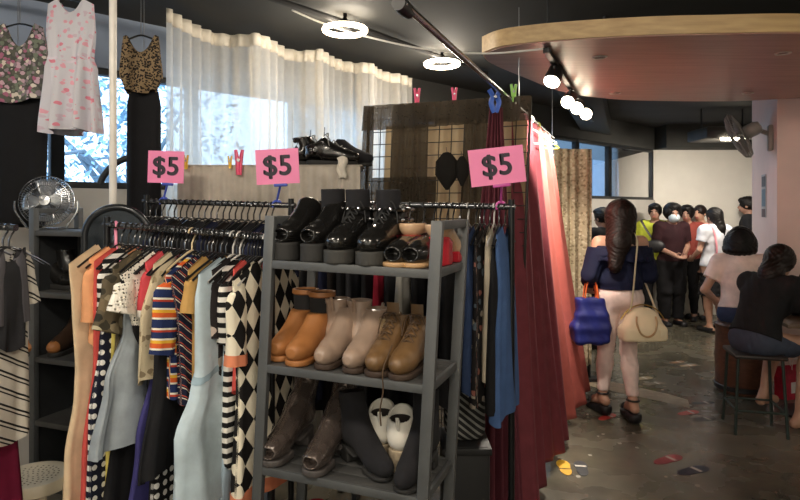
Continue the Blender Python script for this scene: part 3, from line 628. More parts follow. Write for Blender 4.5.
# ================================================================ $5 price signs
def bolden(me, e):
    bm = bmesh.new()
    for dx, dy in ((0, 0), (e, 0), (-e, 0), (0, e*.8), (0, -e*.8), (e*.7, e*.6), (-e*.7, -e*.6), (e*.7, -e*.6), (-e*.7, e*.6)):
        n0 = len(bm.verts); bm.from_mesh(me); bm.verts.ensure_lookup_table()
        for v in bm.verts[n0:]: v.co.x += dx; v.co.y += dy; v.co.z += 1e-6*dx/e
    bm.to_mesh(me); bm.free(); return me
def price_sign(name, label, px, py, w, h, D, roll, hexc, rail, stem_hex, yaw=0.0):
    c = at(px, py, D); W, H_ = w/F*D, h/F*D; t = thing(name, label, 'price sign', c, yaw, 'pink five dollar price signs')
    R = rotm(0, roll, 0); pk = M('sign_pink', '#ea82b0', .5, var=.04)
    MB().box((0, 0, 0), (W, .003, H_), R).build('card', pk, t)
    fc = bpy.data.curves.new('price_text', 'FONT'); fc.body = '$5'; fc.size = H_*.80; fc.align_x = 'CENTER'; fc.align_y = 'CENTER'; fc.extrude = .0006; fc.space_character = 1.05
    tmp = bpy.data.objects.new('tmp', fc); C.objects.link(tmp); me = bpy.data.meshes.new_from_object(tmp.evaluated_get(bpy.context.evaluated_depsgraph_get())); bpy.data.objects.remove(tmp); me.name = 'price_text'
    me = bolden(me, H_*.022); me.materials.clear(); me.transform(R.to_4x4() @ Matrix.Translation((0, -.0025, 0)) @ Matrix.Rotation(PI/2, 4, 'X')); uvn = me.uv_layers.new(name='UVMap') if not me.uv_layers else None
    link('price_text', me, M('sign_ink', '#2a2230', .6), t)
    m = M('clip_'+stem_hex, stem_hex, .35); b = R @ Vector((W*.05, .004, -H_/2))
    rl = Vector(rail)-c; cm = MB(); cm.box(b+Vector((0, 0, -.004)), (W*.32, .012, .016), R, .004); cm.build('card_clip', m, t)
    MB().tube([b, Vector((rl.x, rl.y, max(rl.z+.02, b.z-.3)))], .005, 8).build('stem', m, t)
    MB().tube(arc(rl, .019, -.6, PI+.6, 14, (1, 0, 0), (0, 0, 1)) , .006, 8).build('rail_clip', m, t)
    return t

def tube_hanger(D, hexc, label, yaw):
    p = TU(D); t = thing('coat_hanger', label, 'hanger', p, yaw, 'coloured hangers on the clothes tube'); m = M('hanger_'+hexc, hexc, .35)
    MB().tube([Vector((0, 0, -.07))]+[Vector((.022*math.cos(a), 0, .022*math.sin(a)-.004)) for a in [-1.3+.3*k for k in range(15)]], .004, 8).build('hook', m, t)
    MB().tube(spline([(-.2, 0, -.16), (-.1, 0, -.115), (0, 0, -.07), (.1, 0, -.115), (.2, 0, -.16), (0, 0, -.165), (-.2, 0, -.16)], 5), .005, 8, flat=.9).build('shoulder_bar', m, t)
tube_hanger(4.4, '#c9d24e', 'lime yellow hanger on the clothes tube above the coral drape', .5); tube_hanger(4.1, '#d9d4cc', 'white hanger on the clothes tube above the dark red drapes', .35)
# ================================================================ garments
GYAW = math.atan2(DV.y, DV.x)
def garment(label, cat, mat, hook, L, prof, group, name='dress', t=(.03, .05, .06), neck=(.06, .05), top=-.062, slope=.5, folds=(5, .15), sl=None, slm=None, yaw=0.0, seed=0, side=None, trim=None, lean=0.0, nlow=0.0):
    """flat garment on a hanger: local x runs along the aisle (-x is the near shoulder), z down from the rail.
    prof = [(v, half width), ...]; folds = (count, depth as share of thickness); sl = (length, width, spread)"""
    q = random.Random(seed*13+5); ph = q.uniform(0, 6.3)
    root = thing(name, label, cat, hook, GYAW+yaw, group)
    def W(v):
        for (a, wa), (b, wb) in zip(prof, prof[1:]):
            if v <= b:
                f = (v-a)/(b-a); f = f*f*(3-2*f); return wa+(wb-wa)*f
        return prof[-1][1]
    ws = W(0)
    def ztop(x):
        a = abs(x); z = top-max(0, a-neck[0])*slope
        if a < neck[0]: z -= neck[1]*(1-(a/neck[0])**2)
        return z
    def fn(u, v):
        a = 2*PI*u; cx, sy = math.cos(a), math.sin(a); w_ = W(v); th = t[0]+(t[1]-t[0])*min(1, v*3)+(t[2]-t[1])*max(0, (v-.33)/.67)
        th *= min(1, .42+v*6)
        x = w_*math.copysign(abs(cx)**.85, cx); y = .5*th*math.copysign(abs(sy)**.7, sy)
        fd = folds[1]*max(0, v-.12)*1.2; x += .10*fd*w_*math.sin(2.1*a+ph); y += fd*.06*math.sin(folds[0]*a+ph+1.5*math.sin(3*v+ph))*(.4+.6*abs(sy)) + fd*.018*math.sin(folds[0]*2.3*a+ph*2)
        z0 = ztop(x if v < .02 else w_*math.copysign(abs(cx)**.85, cx)*ws/max(w_, .01)); z1 = top-L+.012*math.sin(3*a+ph)+nlow*cx
        y += lean*v*v
        z = z0+(z1-z0)*v; return (x, y, z, (x+(.35 if sy < 0 else 0), z))
    MB().grid(fn, 48, 30, True).build('body', mat, root, False, True)
    if sl:
        l, wd_, spd = sl[:3]
        for s_ in ((-1, 1) if side is None else side):
            a0 = Vector((s_*(ws-.025), 0, ztop(ws)-.03)); dr = Vector((s_*spd, -.25*spd, -1)).normalized()
            def fs(u, v):
                a = 2*PI*u; r = wd_*(.5+.06*math.sin(5*v+ph))*(1-.15*v); c_ = a0+dr*(l*v)
                cx = Vector((1, 0, s_*spd)).normalized(); p = c_+cx*(r*math.cos(a))+Vector((0, (.018+.012*v)*math.sin(a)+.004*math.sin(6*a+ph)*v, 0))
                if v < .12: p = p.lerp(Vector((a0.x-s_*.01, p.y*.6, a0.z+.02+.03*math.cos(a))), (1-v/.12)*.6)
                return (p.x, p.y, p.z, (p.x+.2, p.z))
            so = MB().grid(fs, 20, 12, True).build('sleeve', slm or mat, root, False, True)
            if len(sl) > 3:
                MB().grid(lambda u, v: tuple((lambda p: (p[0]+(p[0]-(a0+dr*l).x)*.04, p[1]*1.1, p[2]-.001-.0*v, p[3]))(fs(u, .86+.15*v))), 20, 3, True).build('cuff', sl[3], root, False, True)
    if trim:
        v0, tm = trim[:2]
        MB().grid(lambda u, v: (lambda p: (p[0]*1.01, p[1]*1.06, p[2], p[3]))(fn(u, v0+(1.004-v0 if len(trim) < 3 else trim[2])*v)), 48, 3, True).build('trim_band', tm, root, False, True)
    return root
def hanger_tree(label, group, mat, loc, yaw, hookm=None):
    t = thing('coat_hanger', label, 'hanger', loc, yaw, group)
    MB().tube([Vector((.0, 0, -.076)), Vector((0, 0, -.045))]+[Vector((.020*math.cos(a)+.0, 0, -.004+.020*math.sin(a)-.004)) for a in [-.9+.28*k for k in range(15)]], .0055 if hookm is hg_pink else .0034, 7).build('hook', hookm or steel, t)
    mb = MB(); mb.tube(spline([(-.165, 0, -.150), (-.11, 0, -.118), (-.03, 0, -.08), (0, 0, -.072), (.03, 0, -.08), (.11, 0, -.118), (.165, 0, -.150)], 4), .0042, 8, True, .8)
    mb.build('shoulder_bar', mat, t); return t
hg_black = M('hanger_black', '#19191a', .28, coat=.3); hg_white = M('hanger_grey', '#b6b2ad', .35); hg_pink = M('hanger_pink', '#e58aa6', .35); hg_beige = M('hanger_beige', '#c6b28d', .4)
_h = {}
def hanger(loc, key='black', yaw=0.0, label=None, group=None):
    m = {'black': hg_black, 'grey': hg_white, 'pink': hg_pink, 'beige': hg_beige}[key]
    if (key) not in _h: _h[key] = hanger_tree(label, group, m, loc, GYAW+yaw, {'black': hg_black, 'grey': hg_white, 'pink': hg_pink, 'beige': hg_beige}[key]); return _h[key]
    c = copy_tree(_h[key]); c.location = loc; c.rotation_euler = (0, 0, GYAW+yaw); c['label'] = label
    if group: c['group'] = group
    elif 'group' in c: del c['group']
    return c
# ---------------------------------------------------------------- racks
rack_m = M('rack_black', '#1d1e20', .35, .4)
def rack(label, a, b, over=.04, feet=True, posts=(0, 1), zf=0.0):
    a, b = Vector(a), Vector(b); d = (b-a).normalized(); t = thing('clothes_rack', label, 'clothes rack', (a.x, a.y, 0))
    MB().tube([a-d*over, b+d*over], .0125, 14).build('rail', M('rail_chrome', '#77797c', .25, .9), t, True)
    for f in posts:
        p = b+d*(over*.5) if f else a-d*(over*.5)
        MB().tube([Vector((p.x, p.y, .03)), Vector((p.x, p.y, p.z+.03))], .013, 12).build('post', rack_m, t, True)
        fo = MB(); fo.tube([Vector((p.x, p.y, .028))-DV*.2, Vector((p.x, p.y, .028))+DV*.2], .014, 10)
        for s_ in (-.19, .19): q = Vector((p.x, p.y, .014))+DV*s_; fo.tube([Vector((q.x, q.y, 0)), Vector((q.x, q.y, .026))], .016, 10)
        fo.build('foot_bar', rack_m, t, True)
    return t
def on(a, b, px):
    """point of the rail a-b that stands over picture column px"""
    k = (px-HX)/F; t = (k*a.y-a.x)/((b.x-a.x)-k*(b.y-a.y)); return a.lerp(b, t)
RA = Vector((-1.134, 2.385, 1.535)); RB = Vector((-.463, 2.133, 1.497))
rack('front clothes rack crowded with colourful dresses and tops', RA, RB, .03)
G1 = 'dresses and tops on the front rack'
def g1(px, label, cat, mat, L, prof, **k):
    h = on(RA, RB, px); return garment(label, cat, mat, h-Vector((0, 0, .012)), L, prof, G1, **k)
cream = cloth('cream', '#dcc4a2'); peach = cloth('peach', '#e9a677'); corl = cloth('coral', '#d2554f'); black = cloth('black', '#1c1c1f'); navy = cloth('navy', '#20243c'); purple = cloth('indigo', '#3f3c74')
greyb = cloth('grey_blue', '#9aa3aa'); lblue = cloth('light_denim', '#bccdd6'); white = cloth('white', '#e9e5dc'); yellow = cloth('yellow', '#d8c76c'); tan = cloth('mustard', '#bf975a')
bw = m_stripes('black_white_stripe', [(0, '#e6e2da'), (.5, '#1b1b1c')], .034)
multi = m_stripes('sunset_stripe', [(0, '#23305a'), (.28, '#e9e2d2'), (.34, '#d9622f'), (.5, '#e8b23c'), (.6, '#e9e2d2'), (.66, '#23305a'), (.86, '#b9432f'), (.93, '#e9e2d2')], .10, .15)
multid = m_stripes('dark_thin_stripe', [(0, '#1d2136'), (.55, '#d8cfbe'), (.65, '#1d2136'), (.8, '#b9503a'), (.9, '#1d2136')], .035, .9)
polka = m_dots('navy_polka', '#1b1e30', '#e8e6e0', .036, .27); polkab = m_dots('black_polka', '#17171a', '#e8e6e0', .034, .3)
camo = m_print('floral_brown', '#5b5140', ['#8b8068', '#39352b', '#b5aa8e', '#6d5f49', '#2e2c26'], 22, .48)
tropic = m_print('tropical_dark', '#231f20', ['#8c8378', '#231f20', '#b9aaa0', '#231f20', '#7a4a48'], 24, .42)
diam = m_diamond('harlequin', '#ece3cd', '#1c1a1a', .062, .098)
snake = m_print('beige_print', '#cbbd9f', ['#8f7f66', '#cbbd9f', '#b2a383', '#cbbd9f'], 40, .45)
lacew = m_lace('white_lace', '#f1ecdf', 85)
g1(109, 'long cream dress, leftmost on the front rack', 'dress', cream, 1.25, [(0, .19), (.12, .175), (.33, .16), (.4, .165), (.6, .21), (1, .23)], seed=1, yaw=.04)
g1(121, 'peach short sleeved top beside the long cream dress', 'top', peach, .36, [(0, .15), (.3, .13), (1, .14)], name='top', sl=(.2, .085, .12), seed=2)
g1(128, 'long coral red dress hanging second from the left', 'dress', corl, 1.2, [(0, .16), (.3, .16), (.6, .21), (1, .235)], seed=3)
g1(134, 'black and white striped top with a short sleeve, near the coral dress', 'top', bw, .45, [(0, .15), (.4, .14), (1, .15)], name='top', seed=4, sl=(.16, .08, .08))
g1(136, 'navy trousers with white polka dots, hanging at the left of the front rack', 'trousers', polka, 1.05, [(0, .13), (.25, .17), (.5, .215), (1, .23)], name='trousers', top=-.12, seed=5)
g1(141, 'pale yellow skirt hanging behind the polka dot trousers', 'skirt', yellow, 1.0, [(0, .13), (.3, .14), (.7, .165), (1, .18)], name='skirt', top=-.12, seed=6)
g1(150, 'brown floral blouse with dark sleeves under the white lace dress', 'blouse', camo, .62, [(0, .18), (.3, .16), (1, .19)], name='blouse', sl=(.2, .13, .35), slm=camo, seed=7)
g1(154, 'plain black skirt showing below the grey blue flared skirt', 'skirt', black, 1.02, [(0, .13), (.4, .18), (1, .26)], name='skirt', seed=29, top=-.12)
g1(158, 'grey blue flared skirt at the left of the front rack', 'skirt', greyb, .62, [(0, .145), (.3, .17), (.6, .25), (1, .31)], name='skirt', folds=(7, .35), t=(.03, .05, .09), seed=8, top=-.12)
g1(165, 'black dress with a white lace yoke', 'dress', black, .95, [(0, .215), (.2, .16), (.4, .09), (1, .08)], seed=9, sl=(.1, .11, .3, lacew), slm=lacew, trim=(.0, lacew, .30), t=(.035, .05, .06))
g1(172, 'coral top with white edged sleeve left of the sunset striped top', 'top', cloth('rose_red', '#c4474f'), .26, [(0, .135), (.4, .11), (1, .10)], name='top', sl=(.16, .09, .1, white), seed=10)
g1(177, 'indigo wide trousers hanging below the coral top', 'trousers', purple, 1.02, [(0, .12), (.3, .12), (.55, .20), (1, .285)], name='trousers', top=-.13, seed=11)
g1(181, 'slim beige snake print top above the indigo trousers', 'top', snake, .44, [(0, .14), (.5, .20), (1, .21)], name='top', seed=12)
g1(189, 'black polka dot skirt seen below the black maxi skirt', 'skirt', polkab, 1.02, [(0, .13), (.4, .17), (1, .205)], name='skirt', top=-.12, seed=13)
g1(195, 'plain black maxi skirt below the sunset striped top', 'skirt', black, .68, [(0, .15), (.4, .20), (1, .275)], name='skirt', top=-.12, folds=(6, .3), seed=14)
g1(201, 'sunset striped top in orange, white and navy', 'top', multi, .48, [(0, .185), (.3, .165), (1, .175)], name='top', sl=(.24, .13, .24), seed=15, t=(.04, .06, .06))
g1(208, 'dark top with thin diagonal stripes next to the sunset striped top', 'top', multid, .5, [(0, .19), (.4, .16), (1, .15)], name='top', seed=16)
g1(216, 'mustard tan top hanging left of the light denim dress', 'top', tan, .55, [(0, .15), (.4, .12), (1, .12)], name='top', seed=17, sl=(.12, .08, .2))
g1(233, 'long light blue denim dress with a tied waist', 'dress', lblue, .80, [(0, .185), (.12, .20), (.42, .20), (.50, .225), (.68, .31), (1, .33)], folds=(6, .3), t=(.045, .06, .1), seed=18, trim=(.44, cloth('denim_tie', '#93a9b6'), .03), lean=-.02, slope=.4)
g1(240, 'dark blouse with pale tropical print and grey hanger', 'blouse', tropic, .40, [(0, .135), (.4, .115), (1, .12)], name='blouse', yaw=-.14, sl=(.20, .09, .05), seed=19)
g1(243, 'pale blue denim shorts hanging low beside the denim dress', 'shorts', cloth('pale_denim', '#a9bccb'), .82, [(0, .10), (.5, .11), (1, .15)], name='shorts', top=-.16, seed=20)
g1(248, 'black and white horizontally striped dress between the blouse and the harlequin dress', 'dress', bw, .70, [(0, .13), (.3, .11), (1, .125)], yaw=-.1, seed=21, sl=(.22, .07, .04))
g1(254, 'coral red top squeezed behind the harlequin dress', 'top', corl, .45, [(0, .12), (.4, .11), (1, .11)], name='top', seed=22)
g1(266, 'black and cream harlequin dress with coral trimmed hem, rightmost on the front rack', 'dress', diam, .80, [(0, .18), (.2, .16), (.5, .155), (1, .175)], seed=23, sl=(.24, .10, .05, cloth('coral_trim', '#e08a66')), trim=(.94, cloth('coral_trim', '#e08a66')), t=(.04, .055, .06), yaw=-.05)
q = random.Random(11)
hp = [114, 121, 128, 134, 139, 145, 150, 154, 158, 162, 165, 169, 172, 177, 181, 185, 189, 195, 201, 205, 208, 212, 216, 221, 226, 237, 243, 248, 251, 254, 257, 260]
for px in hp: hanger(on(RA, RB, px), 'black', q.uniform(-.12, .12), 'black hanger with a shiny hook crowded on the front rack', 'black hangers on the front rack')
hanger(on(RA, RB, 233), 'grey', .03, 'pale grey hanger under the light blue denim dress'); hanger(on(RA, RB, 240), 'grey', -.05, 'pale grey hanger under the dark tropical print blouse'); hanger(on(RA, RB, 266), 'grey', .0, 'pale grey hanger under the harlequin dress')
hanger(on(RA, RB, 192), 'beige', .02, 'single beige hanger in the middle of the front rack')
hanger(on(RA, RB, 116), 'pink', .9, 'pink plastic hanger hooked over the left end of the front rack')
# ---------------------------------------------------------------- back rack of dark clothes
BA = Vector((-1.20, 2.93, 1.632)); BB = Vector((-.50, 2.70, 1.612))
rack('back clothes rack full of dark clothes behind the front rack', BA, BB, .04)
G2 = 'dark clothes on the back rack'; dk = [cloth('black', '#1c1c1f'), cloth('charcoal', '#2b2b2f'), navy, cloth('black_brown', '#231d1b')]
n2 = [150+6.1*k for k in range(21)]
for i, px in enumerate(n2):
    p = on(BA, BB, px)
    hanger(p, 'black', q.uniform(-.12, .12), 'black hanger on the back rack of dark clothes', 'black hangers on the back rack')
    if i % 2 == 0: garment('dark top hanging on the back rack behind the colourful dresses', 'top', dk[(i//2) % 4], p-Vector((0, 0, .012)), .8+.05*(i % 3), [(0, .17), (.3, .15), (1, .17)], G2, name='top', sl=(.18, .1, .3), seed=30+i)
garment('dark top with a small pink print at the left end of the back rack', 'top', m_print('pink_on_black', '#242226', ['#c4506a', '#242226', '#8a8a80', '#242226'], 20, .4), on(BA, BB, 147)-Vector((0, 0, .012)), .8, [(0, .18), (.3, .16), (1, .17)], None, name='top', seed=60)
# ---------------------------------------------------------------- right rack beside the shoe shelf
QA = Vector((-.42, 2.81, 1.622)); QB = Vector((.437, 2.475, 1.605))
rack('clothes rack of dark tops and denim between the shoe shelf and the gridwall', QA, QB, .03, posts=(1,))
G3 = 'clothes on the rack behind the shoe shelf'
denim = cloth('denim', '#46618f'); 
def g3(px, label, cat, mat, L, prof, **k): return garment(label, cat, mat, on(QA, QB, px)-Vector((0, 0, .012)), L, prof, G3, **k)
S = [(0, .16), (.3, .14), (1, .16)]
g3(376, 'dark top at the left end of the rack behind the shoe shelf', 'top', black, .8, S, name='top', seed=70)
g3(388, 'wine red top glimpsed between the shoe shelf boards', 'top', cloth('wine', '#a3253a'), .62, S, name='top', seed=71)
g3(398, 'charcoal top glimpsed behind the taupe ankle boots', 'top', dk[1], .8, S, name='top', seed=72)
g3(410, 'pale grey top glimpsed between the shoe shelf boards', 'top', cloth('pale_grey', '#a5a29b'), .5, S, name='top', seed=73)
g3(424, 'black dress glimpsed behind the brown laced boots', 'dress', black, .95, S, seed=74)
g3(440, 'black top just right of the shoe shelf post', 'top', dk[3], .66, S, name='top', seed=75)
g3(453, 'black dress near the shoe shelf post', 'dress', black, .72, S, seed=76)
g3(468, 'pale beige edged camisole on the rack behind the shoe shelf', 'top', cloth('beige_grey', '#9c9181'), .42, [(0, .13), (.3, .12), (1, .13)], name='camisole', seed=77)
g3(476, 'dark navy denim dress on the rack behind the shoe shelf', 'dress', cloth('dark_denim', '#2c3c5c'), .66, S, seed=78)
g3(484, 'dark floral dress on the rack behind the shoe shelf', 'dress', m_print('dark_floral', '#1e1b1c', ['#8d5a50', '#1e1b1c', '#9a8f80', '#1e1b1c', '#55606a'], 30, .4), .70, [(0, .15), (.4, .14), (1, .17)], seed=79)
g3(494, 'cream and black sleeveless top left of the blue denim dress', 'top', cloth('cream_grey', '#b3a895'), .62, [(0, .14), (.4, .13), (1, .14)], name='top', seed=80)
g3(499, 'black skirt hanging beside the blue denim dress', 'skirt', black, .66, [(0, .13), (.4, .15), (1, .17)], name='skirt', seed=81, top=-.12)
g3(505, 'blue denim dress at the right end of the rack behind the shoe shelf', 'dress', denim, .76, [(0, .13), (.25, .11), (.6, .14), (1, .17)], seed=82, yaw=-.06)
for i_, px in enumerate((316, 325, 334, 343, 352, 361)): g3(px, 'dark top filling the gap behind the boots on the shoe shelf', 'top', dk[i_ % 4], .78+.06*(i_ % 2), S, name='top', seed=120+i_)
for px in (316, 325, 334, 343, 352, 361, 376, 388, 398, 410, 424, 434, 440, 447, 453, 460, 476, 480, 484, 490, 499, 505): hanger(on(QA, QB, px), 'black', q.uniform(-.1, .1), 'black hanger on the rack behind the shoe shelf', 'black hangers behind the shoe shelf')
hanger(on(QA, QB, 468), 'grey', 0, 'pale hanger under the beige camisole behind the shoe shelf'); hanger(on(QA, QB, 494), 'grey', .05, 'pale hanger under the cream and black top left of the denim dress')
# ---------------------------------------------------------------- signs
price_sign('price_sign', 'pink price sign reading $5, leftmost and smallest, on the back rack', 166, 167, 36, 32, 2.88, .03, '', on(BA, BB, 164), '#3b4fae')
price_sign('price_sign', 'pink price sign reading $5 above the right end of the back rack', 277.5, 166.5, 43, 35, 2.66, -.05, '', on(BA, BB, 277), '#3b4fae')
price_sign('price_sign', 'largest pink price sign reading $5, tilted, in front of the gridwall', 497, 166, 55, 37, 2.40, -.11, '', on(QA, QB, 501), '#c04f9a')
# ---------------------------------------------------------------- near left rack at the picture edge
LA = Vector((-2.0, 2.34, 1.55)); LB = Vector((-1.41, 2.20, 1.53))
rack('clothes rack cut off by the left picture edge', LA, LB, .03, posts=(0,))
G4 = 'clothes on the rack at the left picture edge'
wst = m_stripes('white_black_pinstripe', [(0, '#c4beb2'), (.62, '#1b1b1c'), (.72, '#c4beb2'), (.86, '#1b1b1c')], .06, .6)
h = on(LA, LB, 3)-Vector((0, 0, .012)); garment('white dress with thin black diagonal stripes at the left picture edge', 'dress', wst, h, .70, [(0, .11), (.3, .09), (1, .095)], G4, sl=(.16, .07, .12), seed=90)
h = on(LA, LB, 9)-Vector((0, 0, .012)); garment('dark grey jacket at the left picture edge', 'jacket', cloth('mid_grey', '#232326'), h, .36, [(0, .065), (.3, .055), (1, .06)], G4, name='jacket', sl=(.24, .06, .02), slm=cloth('soft_grey', '#4b494d'), seed=91)
h = on(LA, LB, -14)-Vector((0, 0, .012)); garment('burgundy dress low at the left picture edge', 'dress', cloth('burgundy', '#7a1d3c'), h, .98, [(0, .11), (.4, .11), (1, .14)], G4, seed=92, top=-.2)
for px in (9, 3, -14): hanger(on(LA, LB, px), 'black', .02, 'black hanger on the rack at the left picture edge', 'black hangers at the left edge')
# ---------------------------------------------------------------- outfits hung high before the windows
UA = Vector((-2.35, 3.1, 2.72)); UB = Vector((-1.12, 3.1, 2.72))
t = thing('ceiling_clothes_rail', 'clothes rail close under the ceiling holding the floral, pink and leopard outfits', 'clothes rail', UA)
MB().tube([UA, UB], .0125, 12).build('tube', dark_metal, t, True)
for p in (UA.lerp(UB, .05), UA.lerp(UB, .95)): MB().tube([p, Vector((p.x, p.y, ZC))], .005, 6).build('drop_wire', steel, t, True)
flor = m_print('dark_floral_big', '#4a4a46', ['#b79aa6', '#85787f', '#c9c0b4', '#6c7466', '#9a5f78', '#57584f'], 52, .62)
pinkf = m_print('pink_floral', '#c3c2ca', ['#d9a0ae', '#c3c2ca', '#cf7f90', '#c3c2ca', '#bfaebb', '#c3c2ca', '#d59aa8'], 40, .42)
leo = m_leopard('leopard', '#7d6a50', '#53422f', '#191512', 105)
trs = cloth('trouser_black', '#121215')
def face(px, z_sh, D, label, cat, mat, L, prof, name, **k):
    p = at(px, 0, D); g = garment(label, cat, mat, Vector((p.x, D, z_sh+.062)), L, prof, k.pop('group', None), name=name, yaw=-GYAW+k.pop('tw', 0), **k)
    hk = thing('coat_hanger', 'black hanger holding the '+label, 'hanger', (p.x, D, z_sh+.062), 0, 'hangers under the ceiling rail')
    zt = UA.z-(z_sh+.062)
    MB().tube([(0, 0, -.07), (0, 0, zt-.02)]+[(.018*math.cos(a), 0, zt+.018*math.sin(a)) for a in [-.9+.3*i for i in range(13)]], .0022, 6).build('hook', steel, hk)
    w_ = prof[0][1]; MB().tube(spline([(-w_*.95, 0, -.095), (-w_*.5, 0, -.078), (0, 0, -.065), (w_*.5, 0, -.078), (w_*.95, 0, -.095)], 4), .005, 8).build('shoulder_bar', hg_black, hk)
    return g
face(71, 2.645, 3.05, 'white sleeveless dress with pink flowers', 'dress', pinkf, .665, [(0, .115), (.22, .122), (.43, .108), (.5, .126), (1, .15)], 'dress', folds=(8, .9), t=(.05, .08, .13), neck=(.06, .07), seed=101, trim=(.43, cloth('pink_grey', '#c9c2cc'), .02))
face(20, 2.545, 3.12, 'sleeveless top with large pale flowers on dark green', 'top', flor, .40, [(0, .12), (.3, .14), (1, .145)], 'top', neck=(.075, .12), seed=102, folds=(5, .3), t=(.04, .07, .08))
face(141, 2.475, 3.08, 'leopard print camisole with thin straps', 'top', leo, .29, [(0, .09), (.25, .095), (.7, .105), (1, .075)], 'top', neck=(.07, .09), seed=103, folds=(6, .3), t=(.04, .08, .07))
face(18, 2.17, 3.14, 'long black trousers under the flowered top at the left picture edge', 'trousers', trs, .66, [(0, .12), (.2, .15), (1, .135)], 'trousers', neck=(.0, 0), slope=0, seed=104, group='black trousers hung before the windows', t=(.04, .07, .06))
face(144, 2.19, 3.10, 'long black trousers under the leopard top', 'trousers', trs, .72, [(0, .075), (.1, .085), (1, .085)], 'trousers', neck=(.0, 0), slope=0, seed=105, group='black trousers hung before the windows', t=(.04, .06, .06))
# ================================================================ shoe shelf
FLP = Vector((-.434, 1.94, 0)); SWD, SDP = .55, .29
t = shelf = thing('shoe_shelf', 'slightly leaning dark grey metal shoe shelf with three laden boards in view', 'shelf', FLP, -TH)
gs = M('shelf_grey', '#5b5d5e', .5, .35, bump=.1); gsb = M('shelf_board_grey', '#4b4b4a', .6, .2, var=.2)
def sk(x, y, z): return Vector((x+.055*(z-1.05), y, max(z-.022*x, 0) if z > 0 else 0))
for x in (0, SWD):
    for y in (0, SDP):
        MB().bar(sk(x, y, .0), sk(x, y, 1.575), .034, .022, .002, up=(0, 1, 0)).build('post', gs, t)
SZ = [.12, .45, .78, 1.105, 1.435]
for z in SZ:
    mb = MB(); d = Vector((0, 0, -.012))
    mb.bar(sk(0, -.004, z)+d, sk(SWD, -.004, z)+d, .012, .026, .002); mb.bar(sk(0, SDP, z)+d, sk(SWD, SDP, z)+d, .012, .026, .002)
    for x in (0, SWD): mb.bar(sk(x, 0, z)+d, sk(x, SDP, z)+d, .012, .026, .002)
    b_ = mb.build('shelf_frame', gs, t)
    sb = MB()
    for i in range(5): y = .03+i*.0575; sb.bar(sk(.008, y, z)-Vector((0, 0, .006)), sk(SWD-.008, y, z)-Vector((0, 0, .006)), .054, .010, .003)
    sb.build('slatted_board', gsb, t)
MB().bar(sk(SWD, 0, 1.562), sk(SWD, SDP, 1.562), .026, .026, .002).build('top_side_bar', gs, t); MB().bar(sk(0, 0, 1.562), sk(0, SDP, 1.562), .026, .026, .002).build('top_side_bar', gs, t)
# ---------------------------------------------------------------- shoes (local: toe towards -y)
leather_k = M('black_leather', '#151413', .24, var=.2, bump=.5, bscale=40, coat=.5); suede_k = M('black_suede', '#17161a', .95, var=.2); sole_k = M('black_rubber', '#242322', .75); sole_b = M('brown_rubber', '#3b2c22', .7)
tanl = M('tan_leather', '#9c6638', .5, var=.15, bump=.1); taupe = M('taupe_leather', '#9c8676', .3, var=.15, bump=.4, bscale=40, coat=.2); brown = M('brown_leather', '#6d5234', .4, var=.25, bump=.4, bscale=40); pewter = M('pewter_patent', '#6a5e58', .2, .6, var=.25, bump=1.0, bscale=26, coat=1)
nude = M('nude_patent', '#c7a584', .2, coat=.4); whitel = M('white_leather', '#dcd7cc', .45); cork = M('rope_wedge', '#a1927b', .9, var=.3, nscale=60, bump=.4); redl = M('red_patent', '#a3202c', .25); silver = M('silver_studs', '#b9b9bb', .2, 1.0)
def fplan(y0, y1, r0, r1, z0, z1):
    c = cone((0, y0, 0), (0, y1, 0), r0, r1); zc, hz = (z0+z1)/2, (z1-z0)/2
    def f(X, Y, Z): return np.maximum(c[2](X, Y, 0*Z), np.abs(Z-zc)-hz)
    r = max(r0, r1); return np.array((-r, min(y0, y1)-r, z0)), np.array((r, max(y0, y1)+r, z1)), f
